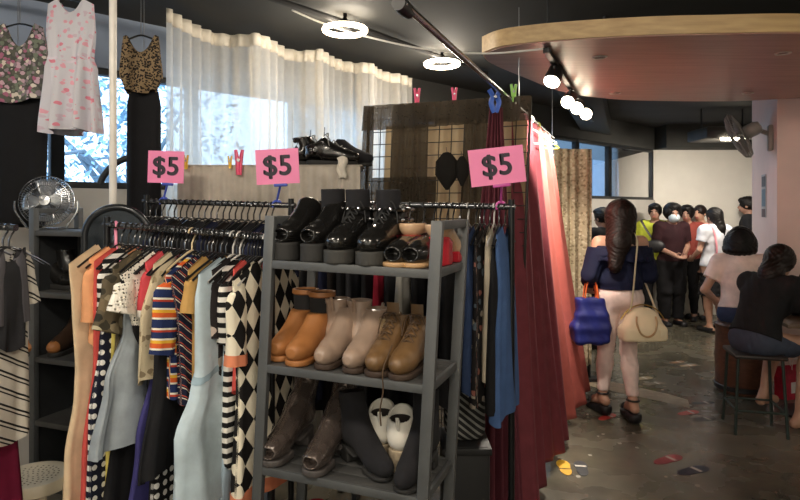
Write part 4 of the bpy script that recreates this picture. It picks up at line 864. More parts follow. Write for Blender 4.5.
def boot(name, label, cat, group, loc, yaw, mat, sm, H=.17, rt=.044, front=.02, heel=.03, L=.25, wd=.037, laces=None, peep=False, panel=None, studs=False, wedge=False, low=False, tab=None, cuff=None, tip=None, lean=0.0, parent=None):
    t = thing(name, label, cat, loc, yaw, group); hy, by = L*.34, -L*.30; hz = heel; fz = front; h = .0042
    s = SDF((-.07, -L*.62, 0), (.07, L*.62, H+.03), h)
    s.add(cone((0, hy, hz+.042), (0, by, fz+.034), .038, wd*.96), .01); s.add(ell((0, by-.028, fz+.028), (wd, .052, .034)), .02); s.add(ell((0, hy, hz+.035), (.036, .042, .04)), .02)
    if not low:
        s.add(cone((0, hy-.012, hz+.07), (0, hy-.006+lean, H-.002), .040, rt, True), .03); s.add(cone((0, hy-.035, hz+.095), (0, by+.015, fz+.04), .036, .032), .03)
        s.sub(cone((0, hy-.006+lean*.7, H-.07), (0, hy-.006+lean, H+.03), rt-.009, rt-.007))
    else:
        s.sub(ell((0, hy-.055, hz+.085), (wd*.72, L*.27, .055)))
    g = s.reg(s.lo, s.lo+s.n*s.h, 0)[1]; base = fz+(hz-fz)*np.clip((g[1]-by)/(hy-by), 0, 1)
    s.v = np.maximum(s.v, base-g[2]+0*g[0]-.004)
    if peep: s.sub(ell((0, by-.075, fz+.028), (wd*.62, .045, .017)))
    def pick(c):
        m = np.zeros(len(c), int)
        if not low: m[(np.hypot(c[:, 0], c[:, 1]-(hy-.006+lean)) < rt-.0055) & (c[:, 2] > H-.08) & (c[:, 2] < H-.003)] = 1
        return m
    s.build('upper', [mat, M('boot_lining', '#2a2320', .9)], t, pick=pick)
    q = SDF((-.07, -L*.62, 0), (.07, L*.62, max(heel, front)+.02), h)
    top = lambda Y: fz+(hz-fz)*np.clip((Y-by)/(hy-by), 0, 1)
    q.add(fplan(hy, by-.03, .037, wd+.004, 0, max(heel, front)+.01), .004); g = q.reg(q.lo, q.lo+q.n*q.h, 0)[1]
    q.v = np.maximum(q.v, g[2]-top(g[1])-.003+0*g[0])
    if not wedge and heel-front > .012: q.sub(rbox((0, (by+hy)/2+.0, (heel-.012)/2-.006), (.08, (hy-by)/2-.032, max(.004, (heel-.014)/2)), .002))
    q.build('sole', sm, t)
    if laces:
        a = Vector((0, hy-.062, hz+.135)); b = Vector((0, by+.012, fz+.082)); n = 5 if H > .13 else 3; mb = MB()
        for i in range(n):
            p = a.lerp(b, i/(n-1)); e = .019; p2 = a.lerp(b, min(1, (i+.8)/(n-1)))
            mb.tube([p+Vector((-e, .008, -.004)), p+Vector((0, 0, .005)), p2+Vector((e, .008, -.004))], .0024, 5); mb.tube([p+Vector((e, .008, -.004)), p+Vector((0, 0, .006)), p2+Vector((-e, .008, -.004))], .0024, 5)
        for s_ in (-1, 1): mb.tube(spline([a+Vector((0, 0, .006)), a+Vector((s_*.02, -.015, .008)), a+Vector((s_*.034, -.012, -.02)), a+Vector((s_*.042, -.02, -.06))], 5), .0022, 5)
        mb.build('laces', laces, t)
        MB().grid(lambda u, v: tuple(Vector((0, hy-.05-.006*v, hz+.10+.075*v))+Vector(((u-.5)*.042, -.004*math.sin(PI*u), 0))), 6, 6).build('tongue', mat, t); 
    if panel:
        for s_ in (-1, 1):
            MB().grid(lambda u, v: (s_*(rt*.93+.004*math.sin(PI*u)+(.003 if v < .5 else 0)), hy-.006+lean*v+(u-.5)*.032*(.35+.65*v), hz+.055+(H-hz-.06)*v), 8, 8).build('elastic_panel', panel, t)
    if tab: MB().tube([Vector((0, hy+rt*.85+lean, H-.03)), Vector((0, hy+rt+.006+lean, H+.012)), Vector((0, hy+rt*.6+lean, H-.008))], .005, 6, True, 1.8).build('pull_tab', tab, t)
    if cuff: MB().lathe([(rt-.006, H-.012), (rt+.003, H-.012), (rt+.004, H+.004), (rt-.004, H+.006), (rt-.008, H-.004)], 28, (0, hy-.006+lean, 0)).build('cuff', cuff, t)
    if tip:
        q = SDF((-.06, -L*.62, 0), (.06, by, .08), .004); q.add(ell((0, by-.027, fz+.026), (wd+.002, .055, .036)), .01); q.cut((0, by-.045, 0), (0, 1, 0)); q.cut((0, 0, fz), (0, 0, -1)); q.build('toe_cap', tip, t)
    if studs:
        mb = MB()
        for z, yy in ((hz+.085, -.012), (hz+.118, .0), (hz+.15, .006)):
            if z > H: continue
            mb2 = [Vector(((rt+.010)*math.cos(x), hy-.016+yy*.5+(rt+.020)*math.sin(x), z)) for x in [2*PI*k/24 for k in range(24)]]
            MB().tube(mb2, .006, 6, close=True, flat=1.6).build('ankle_strap', leather_k, t)
            for k in range(10): a = 2*PI*k/10; mb.lathe([(.007, 0), (.006, .005), (0, .008)], 8, Vector(((rt+.015)*math.cos(a), hy-.016+yy*.5+(rt+.025)*math.sin(a), z)), Vector((math.cos(a), math.sin(a), 0)).to_track_quat('Z', 'Y').to_matrix())
        mb.build('studs', silver, t)
    return t
FR0, FR1 = FLP+DV*.05, FLP+DV*.05+CV*SWD
def slot(px, zi, y=.135):
    a = FLP+DV*(y-.09); b = a+CV*SWD; p = on(a, b, px); x = (p-a).dot(CV)
    w_ = p+DV*.09; z = SZ[zi]-.022*x; return Vector((w_.x, w_.y, z))
SY = -TH
def shoe(px, zi, name, label, cat, group, y=.135, yaw=0.0, **k): return boot(name, label, cat, group, slot(px, zi, y), SY+yaw, **k)
def twin(o, px, zi, label, y=.135, yaw=0.0):
    c = copy_tree(o, skip='lace_end'); c.location = slot(px, zi, y); c.rotation_euler = (0, 0, SY+yaw); c['label'] = label; return c
T_, M_, B_ = 4, 3, 2
G = 'black platform boots on the top board'
o = shoe(288, T_, 'ankle_boot', 'black open toed platform boot, leftmost on the top board', 'boot', G, mat=leather_k, sm=sole_k, H=.175, rt=.043, front=.055, heel=.075, L=.23, peep=True, wedge=True, tab=leather_k)
twin(o, 316, T_, 'black open toed platform boot, second from the left on the top board', yaw=-.05)
o = shoe(341, T_, 'buckled_boot', 'black studded chunky platform boot, left of its pair on the top board', 'boot', G, mat=leather_k, sm=M('grey_black_rubber', '#33322f', .7), H=.185, rt=.046, front=.04, heel=.05, L=.25, wd=.043, laces=M('black_lace', '#1b1b1b', .7), studs=True, wedge=True)
twin(o, 374, T_, 'black studded chunky platform boot, right of its pair on the top board', yaw=-.04)
o = shoe(329, T_, 'tall_boot', 'black boot shaft standing at the back of the top board, left one', 'boot', G, y=.235, yaw=PI, mat=suede_k, sm=sole_k, H=.235, rt=.040, front=.02, heel=.05, L=.2)
twin(o, 354, T_, 'black boot shaft standing at the back of the top board, middle one', .235, PI); twin(o, 385, T_, 'black boot shaft standing at the back of the top board, right one', .24, PI)
o = shoe(398, T_, 'open_sandal', 'black sandal with tan insole at the front right of the top board', 'sandal', 'sandals on the top board', mat=leather_k, sm=M('tan_insole', '#b48f66', .5), H=.06, front=.012, heel=.03, L=.24, low=True, peep=True, wedge=True)
twin(o, 418, T_, 'black sandal half hidden by the right post of the top board', .15, -.06)
o = shoe(410, T_, 'court_shoe', 'shiny nude court shoe with red lining seen from its heel on the top board', 'shoe', 'nude court shoes on the top board', y=.25, yaw=PI, mat=nude, sm=redl, H=.09, front=.02, heel=.085, L=.22, low=True, wd=.036)
twin(o, 437, T_, 'shiny nude court shoe at the back right corner of the top board', .22, PI)
G = 'boots on the middle board'
o = shoe(282, M_, 'wedge_boot', 'tan wedge boot with black stretch shaft, behind its pair on the middle board', 'boot', G, y=.165, mat=tanl, sm=tanl, H=.105, rt=.036, front=.016, heel=.042, L=.22, wedge=True)
def stretch(o):
    L, hy = .22, .22*.34; MB().lathe([(.028, .075), (.041, .085), (.040, .12), (.043, .205), (.036, .205), (.030, .12)], 28, (0, hy-.008, 0)).build('stretch_shaft', M('black_knit', '#1b1a1b', .9, bump=.3), o)
    MB().lathe([(.043, .194), (.047, .198), (.046, .212), (.038, .212), (.037, .2)], 28, (0, hy-.008, 0)).build('cuff', tanl, o)
stretch(o); twin(o, 299, M_, 'tan wedge boot with black stretch shaft, in front of its pair on the middle board', .135, .0)
o = shoe(327, M_, 'chelsea_boot', 'taupe ankle boot in the front row, left one on the middle board', 'boot', G, mat=taupe, sm=sole_b, H=.165, rt=.040, front=.016, heel=.028, L=.225, wd=.033, panel=M('taupe_elastic', '#7d6c60', .9, nscale=80, var=.3), tab=taupe, cuff=taupe)
twin(o, 356, M_, 'taupe ankle boot in the front row, right one on the middle board', .135, -.03)
o = shoe(334, M_, 'chelsea_boot', 'taupe ankle boot in the back row, left one on the middle board', 'boot', G, y=.255, yaw=PI, mat=taupe, sm=sole_b, H=.19, rt=.039, front=.016, heel=.03, L=.2, tab=taupe, cuff=taupe)
twin(o, 356, M_, 'taupe ankle boot in the back row, right one on the middle board', .255, PI)
o = shoe(379, M_, 'laced_boot', 'brown laced boot, left of the pair at the right end of the middle board', 'boot', G, mat=brown, sm=sole_b, H=.155, rt=.043, front=.016, heel=.026, L=.24, wd=.036, laces=M('brown_lace', '#4d3a28', .8))
lw = [at(px, py, d) for px, py, d in ((392, 345, 1.80), (388, 356, 1.775), (384, 366, 1.755), (382.5, 376, 1.75), (383, 392, 1.752), (380, 410, 1.752), (381, 426, 1.754))]
MB().tube(spline(lw, 4), .0022, 5).build('lace_end', M('brown_lace', '#4d3a28', .8), o, True)
twin(o, 404, M_, 'brown laced boot, right of the pair at the right end of the middle board', .135, -.05)
shoe(386, M_, 'loafer', 'shiny gold beige shoe standing on its toe behind the brown laced boots', 'shoe', None, y=.25, yaw=PI, mat=M('gold_beige', '#a08a68', .25, .4), sm=sole_b, H=.155, rt=.038, front=.016, heel=.03, L=.2)
G = 'shoes on the lowest board in view'
o = shoe(276, B_, 'ankle_boot', 'pewter patent open toed ankle boot, leftmost on the lowest board in view', 'boot', G, mat=pewter, sm=M('pewter_sole', '#4b4644', .5), H=.225, rt=.043, front=.018, heel=.055, L=.25, wd=.038, peep=True, lean=.04)
twin(o, 317, B_, 'pewter patent open toed ankle boot, second from the left on the lowest board in view', .125, .02)
shoe(353, B_, 'sock_boot', 'black suede ankle boot turned to the right in the middle of the lowest board', 'boot', G, y=.125, yaw=.95, mat=suede_k, sm=sole_k, H=.225, rt=.043, front=.01, heel=.05, L=.24, wd=.032, lean=.01)
o = shoe(374, B_, 'wedge_sneaker', 'white wedge sneaker behind the black suede boot', 'sneaker', G, y=.25, yaw=PI+.25, mat=whitel, sm=cork, H=.165, rt=.040, front=.03, heel=.065, L=.22, wedge=True, tab=whitel)
twin(o, 395, B_, 'white wedge sneaker with rope edge, in front of its pair on the lowest board', .225, PI+.15)
shoe(408, B_, 'sock_boot', 'tall black suede boot at the right end of the lowest board', 'boot', G, y=.13, yaw=-.02, mat=suede_k, sm=sole_k, H=.25, rt=.042, front=.012, heel=.05, L=.25, wd=.033)
o = shoe(290, 1, 'court_shoe', 'red court shoe on the board below the lowest one in view', 'shoe', None, mat=redl, sm=sole_k, H=.09, front=.015, heel=.07, L=.23, low=True)
# pair of black boots and a slipper lying on the grey draped shelf
zt = STOP+.026
G = 'black shoes on top of the grey draped shelf'
def topshoe(px, D, yaw, name, label, **k): p = at(px, 0, D); return boot(name, label, 'boot', G, Vector((p.x, D, zt)), yaw, **k)
o = topshoe(316, 3.30, PI/2+.25, 'laced_boot', 'black laced boot with a pale zip on the grey draped shelf, left one', mat=leather_k, sm=sole_k, H=.155, rt=.05, front=.014, heel=.022, L=.25, laces=M('grey_lace', '#8a8782', .7))
topshoe(330, 3.20, PI/2+.1, 'laced_boot', 'black laced boot lying in front on the grey draped shelf, middle one', mat=leather_k, sm=sole_k, H=.11, rt=.05, front=.014, heel=.02, L=.25, laces=M('grey_lace', '#8a8782', .7))
topshoe(347, 3.32, PI/2-.2, 'ankle_boot', 'low black bootie at the right end of the grey draped shelf', mat=suede_k, sm=sole_k, H=.11, rt=.045, front=.014, heel=.03, L=.23)
p = at(342, 158, 3.13); tagm = MB().grid(lambda u, v: (p.x+(u-.5)*.05*(1-.2*v)+.006*math.sin(9*v), 3.135-.012+.006*math.sin(7*u), p.z-.11*v+.01*math.sin(3*u)), 8, 12)
solid(tag(tagm.build('ribbon_bow', cloth('off_white', '#cfc8bb')), 'off white ribbon drooping over the edge of the grey draped shelf', 'ribbon'), .004)
# ================================================================ dark shelf unit at left with the chrome fan
DL = Vector((-1.80, 3.0, 0)); t = thing('storage_shelf', 'dark grey shelf unit at left under the chrome fan', 'shelf', DL, -TH)
for x in (0, .38):
    for y in (0, .26): MB().bar((x, y, 0), (x, y, 1.60 if x == 0 else 1.50), .034, .03, .002, up=(0, 1, 0)).build('post', gs, t)
MB().bar((0, 0, 1.585), (0, .26, 1.585), .026, .026, .002).build('top_side_bar', gs, t)
LZ = (.25, .56, .87, 1.19, 1.49)
MB().box((.19, .272, .87), (.38, .008, 1.25), None).build('shade_sheet_back', M('shade_sheet_dark', '#2f3133', .5, .2), t)  # added dark sheets stand in for the shade inside the shelf
MB().box((.006, .13, .87), (.006, .24, 1.25), None).build('shade_sheet_side', M('shade_sheet_dark', '#2f3133'), t)
for z in LZ: MB().box((.19, .13, z-.013), (.40, .28, .026), None, .003).build('shelf_board', gsb, t)
def lp(px, z, y=.12): a = DL+DV*y; p = on(a, a+CV*.4, px); return Vector((p.x, p.y, z))
G = 'boots in the left shelf unit'
o = boot('ankle_boot', 'black ankle boot on the second board of the left shelf unit, left one', 'boot', G, lp(56, LZ[3]), -TH+PI/2, leather_k, sole_k, H=.20, rt=.045, L=.24)
c = copy_tree(o); c.location = lp(80, LZ[3], .17); c.rotation_euler = (0, 0, -TH+PI/2+.3); c['label'] = 'black ankle boot on the second board of the left shelf unit, right one'
o = boot('laced_boot', 'brown toed dark boot on the third board of the left shelf unit, left one', 'boot', G, lp(46, LZ[2]), -TH+.35, M('dark_brown_leather', '#3a2a20', .4), sole_k, H=.17, rt=.043, L=.25, tip=tanl)
c = copy_tree(o); c.location = lp(70, LZ[2], .15); c.rotation_euler = (0, 0, -TH+.25); c['label'] = 'brown toed dark boot on the third board of the left shelf unit, right one'
fcn = Vector((lp(50, 0, .13).x, lp(50, 0, .13).y-.03, 1.49+.145)); t = thing('desk_fan', 'round chrome desk fan standing on the left shelf unit', 'fan', Vector((fcn.x, fcn.y, 1.49)))
chrome2 = M('fan_chrome', '#c9ccd0', .2, 1.0); FR2 = Vector((.28, -1, .12)).to_track_quat('Z', 'Y').to_matrix()
cg = MB(); cage(cg, fcn, FR2, .128, .035, 56, .0013); cg.build('wire_guard', chrome2, t, True)
solid(blades(fcn, FR2, .115, 4, 0).build('blades', M('fan_blade_grey', '#a9adb3', .3, .7), t, True), .003)
MB().lathe([(0, .046), (.026, .043), (.03, .034), (0, .03)], 20, fcn, FR2).build('hub_badge', chrome2, t, True); MB().lathe([(0, -.11), (.03, -.105), (.045, -.08), (.045, -.03), (0, -.025)], 20, fcn, FR2).build('motor', M('fan_motor_dark', '#3a3b3d', .4), t, True)
ux = FR2 @ Vector((1, 0, 0)); ux.z = 0; ux.normalize()
MB().tube(spline([fcn+ux*.142, fcn+ux*.14+Vector((0, 0, -.05)), fcn+ux*.10+Vector((0, 0, -.115)), fcn+ux*.07+Vector((0, 0, -.138)), fcn-ux*.07+Vector((0, 0, -.138)), fcn-ux*.10+Vector((0, 0, -.115)), fcn-ux*.14+Vector((0, 0, -.05)), fcn-ux*.142], 6), .006, 8).build('tube_stand', chrome2, t, True)
# arched mirror, curved tube, stool
p = at(113, 200, 2.66); ax = Vector((1, 0, 0)); t = thing('standing_mirror', 'arched standing mirror with a black frame at the left end of the front rack', 'mirror', Vector((p.x, 2.7, 0)), .15)
def archp(r, h, n=24): return [(-r, 0)]+[(r*math.cos(a), h+r*.95*math.sin(a)) for a in [PI-PI*k/n for k in range(n+1)]]+[(r, 0)]
R_, H_ = .135, 1.475
MB().tube([(x, 0, max(z, .012)) for x, z in archp(R_, H_)], .016, 10, True).build('frame', M('mirror_frame', '#2e3033', .25, .4), t)
ap = archp(R_-.008, H_); o = MB().add([(x, -.004, max(z, .012)) for x, z in ap]+[(x, .010, max(z, .012)) for x, z in ap], [tuple(range(len(ap))), tuple(range(len(ap), 2*len(ap)))[::-1]]).build('mirror_glass', M('dim_mirror', '#3c4248', .12, .7), t, smooth=False)
MB().tube([(0, 0.01, 1.2), (0, .14, .012)], .01, 8).build('rear_strut', dark_metal, t)
a = [at(px, py, 3.22) for px, py in ((100, 184), (103, 177), (110, 168), (118, 162), (128, 158), (140, 157), (150, 162), (156, 172), (158, 190))]; p = a[-1]
mb = MB().tube(spline(a+[Vector((p.x, p.y, 1.2)), Vector((p.x, p.y, .02))], 5), .017, 12); mb.lathe([(0, 0), (.13, 0), (.13, .015), (.03, .025), (0, .025)], 28, (p.x, p.y, 0))
tag(mb.build('arched_stand', M('matte_black', '#1b1c1f', .5)), 'black curved tube stand arching up behind the leopard outfit', 'stand')
sc_ = fl(33, 474, .45); t = thing('plastic_stool', 'cream plastic stool with a perforated round seat at bottom left', 'stool', (sc_.x, sc_.y, 0)); ivory = M('ivory_plastic', '#d8ccb2', .45, var=.05)
MB().lathe([(.0, .435), (.125, .435), (.15, .425), (.155, .40), (.16, .405), (.158, .43), (.145, .447), (.115, .45), (.105, .445), (0, .445)], 40).build('seat', ivory, t)
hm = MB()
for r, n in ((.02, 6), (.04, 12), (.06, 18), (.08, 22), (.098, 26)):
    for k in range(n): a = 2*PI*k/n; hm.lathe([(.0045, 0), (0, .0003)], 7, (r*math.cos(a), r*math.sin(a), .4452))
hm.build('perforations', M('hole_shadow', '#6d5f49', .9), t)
for k in range(4): a = PI/4+k*PI/2; MB().tube([(.125*math.cos(a), .125*math.sin(a), .43), (.165*math.cos(a), .165*math.sin(a), .0)], [.02, .015], 10).build('leg', ivory, t)
MB().tube([(.148*math.cos(2*PI*k/28), .148*math.sin(2*PI*k/28), .17) for k in range(28)], .009, 8, close=True).build('ring_stretcher', ivory, t)
# striped bag on the floor under the right rack
s = SDF((-.12, -.12, 0), (.12, .12, .34), .007); s.add(rbox((0, 0, .14), (.085, .085, .14), .05), .02); s.add(ell((0, 0, .25), (.065, .06, .07)), .05)
b_ = s.build('cloth_bag', m_stripes('grey_stripe_bag', [(0, '#2a2a2b'), (.6, '#8f8f8b')], .03, .8)); p = fl(478, 470); b_.location = (at(464, 0, 2.62).x, 2.62, .62); tag(b_, 'grey and black striped bag on a crate under the rack of dark clothes', 'bag')
t = thing('storage_crate', 'black crate below the striped bag under the rack of dark clothes', 'crate', (b_.location.x, 2.62, 0))
MB().box((0, 0, .31), (.19, .24, .62), None, .012).build('body', M('crate_black', '#1a1a1b', .6), t); MB().box((0, 0, .60), (.205, .255, .03), None, .006).build('rim', M('crate_black', '#1a1a1b'), t)
# ================================================================ people
skin = M('skin', '#b98f78', .5, var=.06, bump=.05); skin_d = M('skin_deep', '#9a7462', .5, var=.06); eye_m = M('eye_dark', '#231a18', .2); lip_m = M('lip', '#9c5a52', .45)
hair_m = M('black_hair', '#0d0a09', .5, var=.3, nscale=30, bump=.25, bscale=120, spec=.25); hair_b = M('dark_brown_hair', '#1a110e', .48, var=.3, nscale=30, bump=.25, bscale=120, spec=.25)
V3 = lambda *a: Vector(a)
class Person:
    """local frame: +y is the way the body faces, z up, metres; joints may be overridden"""
    def __init__(s, label, loc, yaw, hgt=1.62, group=None, J=None, vox=.0085, look=(0, 0, 0), skinm=None, fem=True, hs=1.0, girth=1.0, fingers=True):
        s.t = thing('person', label, 'person', loc, yaw, group); k = hgt/1.65; s.k = k; s.vox = vox; s.fem = fem; g = girth; s.g = g
        D = dict(pel=V3(0, 0, .90), belly=V3(0, 0, 1.05), chest=V3(0, -.01, 1.22), neck=V3(0, -.02, 1.385), head=V3(0, .015, 1.535), shl=V3(-.165, -.02, 1.345), shr=V3(.165, -.02, 1.345),
                 ell=V3(-.225, -.04, 1.07), elr=V3(.225, -.04, 1.07), wrl=V3(-.225, .06, .84), wrr=V3(.225, .06, .84), hil=V3(-.085, 0, .86), hir=V3(.085, 0, .86), knl=V3(-.09, .015, .475), knr=V3(.09, .015, .475), anl=V3(-.09, -.025, .085), anr=V3(.09, -.025, .085))
        D.update({a: V3(*b) for a, b in (J or {}).items()}); s.J = {a: b*k for a, b in D.items()}
        for sd in 'lr':
            if 'to'+sd not in s.J: s.J['to'+sd] = s.J['an'+sd]+V3(-.015 if sd == 'l' else .015, .155, -.06)*k
        J = s.J; up = (J['neck']-J['pel']).normalized(); xr = (J['shr']-J['shl']).normalized(); yf = up.cross(xr).normalized(); xr = yf.cross(up)
        s.R = Matrix((xr, yf, up)).transposed(); s.HR = rotm(*look); s.skin = skinm or skin; s.hs = hs; s.fingers = fingers
        P = [np.array(v) for v in J.values()]; s.lo = np.min(P, 0)-.24; s.hi = np.max(P, 0)+.24
        s.body()
    def torso(s, e=0.0):
        J, k, R, g = s.J, s.k, s.R, s.g; out = []
        out.append((ell(J['pel'], ((.168*k*g)+e, .118*k*g+e, .125*k+e), R), .05)); out.append((ell(J['belly'], (.132*k*g+e, .098*k*g+e, .15*k+e), R), .06)); out.append((ell(J['chest'], (.152*k*g+e, .105*k*g+e, .165*k+e), R), .05))
        out.append((cone(J['shl'], J['shr'], .055*k+e), .05)); out.append((cone(J['chest'].lerp(J['neck'], .55), J['neck'], .085*k+e, .055*k+e), .05))
        if s.fem:
            for sx in (-1, 1): out.append((ell(J['chest']+R @ V3(sx*.072*k, .075*k, -.01*k), (.062*k+e, .058*k+e, .062*k+e), R), .04))
        return out
    def arm(s, sd, e=0.0, f0=0.0, f1=1.0, fore=0.0):
        J, k, g = s.J, s.k, s.g; a, b, c = J['sh'+sd], J['el'+sd], J['wr'+sd]; out = [(cone(a, a.lerp(b, f1), .048*k*g+e, (.048+(.037-.048)*f1)*k*g+e, f1 < 1 or (e > 0 and fore == 0)), .03)]
        if fore: out.append((cone(b, b.lerp(c, fore), .037*k*g+e, (.037-.011*fore)*k*g+e, e > 0), .015))
        return out
    def leg(s, sd, e=0.0, f1=1.0, shin=0.0, flare=0.0):
        J, k, g = s.J, s.k, s.g; a, b, c = J['hi'+sd], J['kn'+sd], J['an'+sd]; out = [(cone(a, a.lerp(b, f1), .088*k*g+e, (.088-.034*f1)*k*g+e+flare, f1 < 1 or (e > 0 and shin == 0)), .03)]
        if shin:
            m = b.lerp(c, .35*min(1, shin/.35)); out.append((cone(b, m, .054*k*g+e, .055*k*g+e, False), .015))
            if shin > .35: out.append((cone(m, b.lerp(c, shin), .055*k*g+e, (.055-.024*(shin-.35)/.65)*k*g+e+flare, e > 0), .015))
        return out
    def grid(s, h=None): return SDF(s.lo, s.hi, h or s.vox)
    def body(s):
        J, k = s.J, s.k; d = s.grid()
        for p, kk in s.torso(): d.add(p, kk)
        hc, hs = J['head'], s.hs*k; HR = s.HR; s.hc = hc
        d.add(cone(J['neck']-V3(0, 0, .02), hc+HR @ V3(0, -.025*hs, -.05*hs), .052*k, .047*k), .03)
        d.add(ell(hc+HR @ V3(0, -.012*hs, .02*hs), (.074*hs, .092*hs, .088*hs), HR), .02); d.add(ell(hc+HR @ V3(0, .022*hs, -.045*hs), (.056*hs, .066*hs, .068*hs), HR), .03)
        d.add(cone(hc+HR @ V3(0, .083*hs, .0), hc+HR @ V3(0, .102*hs, -.032*hs), .009*hs, .014*hs), .012); d.add(ell(hc+HR @ V3(0, .082*hs, -.065*hs), (.026*hs, .012*hs, .012*hs), HR), .012)
        for sx in (-1, 1):
            d.add(ell(hc+HR @ V3(sx*.075*hs, -.01*hs, -.01*hs), (.011*hs, .02*hs, .032*hs), HR), .008); d.sub(ell(hc+HR @ V3(sx*.032*hs, .094*hs, .008*hs), (.019*hs, .012*hs, .010*hs), HR)); d.add(ell(hc+HR @ V3(sx*.032*hs, .076*hs, .008*hs), (.014*hs, .0125*hs, .011*hs), HR), .003)
        for sd in 'lr':
            sg = -1 if sd == 'l' else 1
            for p, kk in s.arm(sd, fore=1.0)+s.leg(sd, shin=1.0): d.add(p, kk)
            an, to = J['an'+sd], J['to'+sd]; bk = an+(an-to).normalized()*.045*k; bk.z = an.z-.045*k
            d.add(cone(an, bk, .036*k, .032*k), .02); d.add(cone(an-V3(0, 0, .02*k), to, .034*k, .024*k), .02); d.add(cone(bk, to, .03*k, .028*k), .02)
            wr = J['wr'+sd]; f = (wr-J['el'+sd]).normalized(); side = f.cross(V3(0, 1, 0) if abs(f.y) < .8 else V3(0, 0, 1)).normalized(); nrm = side.cross(f).normalized()
            if nrm.y < 0 and abs(f.y) < .8: nrm, side = -nrm, -side
            Rh = Matrix((nrm, side, f)).transposed(); pc = wr+f*.05*k; d.add(rbox(pc, (.016*k, .040*k, .048*k), .014*k, Rh), .015); d.add(cone(wr-f*.01, pc, .026*k, .022*k), .02)
            # local palm axes: side spans the knuckles, nrm points forwards, curl goes towards the body
            cdir = (-side if False else (V3(-sg, 0, 0)-f*f.dot(V3(-sg, 0, 0))).normalized()); spread = nrm if abs(nrm.dot(cdir)) < .7 else side
            for i, (o, l) in enumerate(((-.030, .066), (-.010, .075), (.011, .070), (.031, .055))):
                b0 = pc+f*.042*k-side*o*k if abs(side.dot(cdir)) < .7 else pc+f*.042*k+side*o*k
                m1 = b0+(f*.9+cdir*.35).normalized()*l*.55*k; m2 = m1+(f*.55+cdir*.8).normalized()*l*.5*k
                d.add(cone(b0, m1, .0095*k, .0088*k), .004); d.add(cone(m1, m2, .0088*k, .0075*k), .003)
            tb = pc-f*.02*k+nrm*.02*k; tm = tb+(f*.6+nrm*.7).normalized()*.038*k; d.add(cone(tb, tm, .013*k, .0105*k), .01); d.add(cone(tm, tm+(f*.9+nrm*.2).normalized()*.03*k, .0105*k, .0085*k), .004)
        HI = np.array(HR.transposed()); h0 = np.array(hc)
        def pick(c):
            q = (c-h0) @ HI.T/hs; m = np.zeros(len(c), int)
            eye = (np.abs(np.abs(q[:, 0])-.032) < .014) & (np.abs(q[:, 2]-.008) < .0075) & (q[:, 1] > .06); brow = (np.abs(np.abs(q[:, 0])-.034) < .02) & (np.abs(q[:, 2]-.032) < .005) & (q[:, 1] > .05)
            m[eye | brow] = 1; m[(np.abs(q[:, 0]) < .026) & (np.abs(q[:, 2]+.065) < .012) & (q[:, 1] > .075)] = 2; return m
        d.build('body', [s.skin, eye_m, lip_m], s.t, pick=pick)
    def wear(s, name, mat, prims, cuts=(), subs=(), folds=.003, h=None):
        d = s.grid(h)
        for p, kk in prims: d.add(p, kk)
        for p in subs: d.sub(p)
        if folds: d.warp(lambda X, Y, Z: folds*np.sin(38*Z+16*X+9*np.sin(11*X+7*Y))*np.sin(23*X-12*Z+15*Y))
        for pt, n in cuts: d.cut(pt, n)
        return d.build(name, mat, s.t)
    def tee(s, mat, frac=.5, hem=None, e=.014, name='shirt', neck=True, waist=None, loose=0.0, subs=(), **kw):
        J, R = s.J, s.R; hem = J['pel'].lerp(J['belly'], -.15) if hem is None else hem; pr = s.torso(e+loose)+[q for sd in 'lr' for q in s.arm(sd, e+.008+loose, f1=frac)]
        n = -(R @ V3(0, 0, 1)); sb = list(subs)
        if neck: sb.append(ell(J['neck']+R @ V3(0, .02, .035)*s.k, (.075*s.k, .085*s.k, .07*s.k), R))
        return s.wear(name, mat, pr, [(hem, n)], sb, **kw)
    def pants(s, mat, f1=1.0, shin=.97, e=.010, top=None, name='trousers', flare=0.0, **kw):
        J, R = s.J, s.R; top = J['pel'].lerp(J['belly'], .45) if top is None else top
        pr = s.torso(e)[:2]+[q for sd in 'lr' for q in s.leg(sd, e, f1, shin, flare)]
        return s.wear(name, mat, pr, [(top, R @ V3(0, 0, 1))], **kw)
    def skirt(s, mat, length, rx, ry, name='skirt', **kw):
        J = s.J; a = J['pel']+V3(0, 0, .08); b = a-V3(0, 0, length); d = s.grid()
        n = 7
        for i in range(n+1):
            f = i/n; d.add(ell(a.lerp(b, f), (.15*s.k+(rx-.15)*f, .11*s.k+(ry-.11)*f, length/n*1.2)), .03)
        d.warp(lambda X, Y, Z: .010*np.sin(9*np.arctan2(Y-a.y, X-a.x))*np.clip((a.z-Z)/length, 0, 1)); d.cut(a, (0, 0, 1)); d.cut(b, (0, 0, -1)); return d.build(name, mat, s.t)
    def hair(s, mat, prims, face=True, cuts=(), puff=.012, cap=True, h=None, name='hair'):
        hc, hs, HR = s.hc, s.hs*s.k, s.HR; lo = np.array(hc)-.35; lo[2] -= .35; d = SDF(lo, np.array(hc)+.3, h or min(s.vox, .008)); W = lambda x, y, z: hc+HR @ V3(x, y, z)*hs
        if cap: d.add(ell(W(0, -.018, .026), ((.078+puff)*hs, (.098+puff)*hs, (.090+puff)*hs), HR), .02)
        for p, kk in prims(W, hs): d.add(p, kk)
        if face: d.sub(ell(W(0, .125, -.045), (.066*hs, .085*hs, .105*hs), HR))
        d.warp(lambda X, Y, Z: .0022*np.sin(170*X+60*np.sin(9*Z))+.0022*np.sin(160*Y+40*np.sin(8*Z)))
        for pt, n in cuts: d.cut(pt, n)
        return d.build(name, mat, s.t)
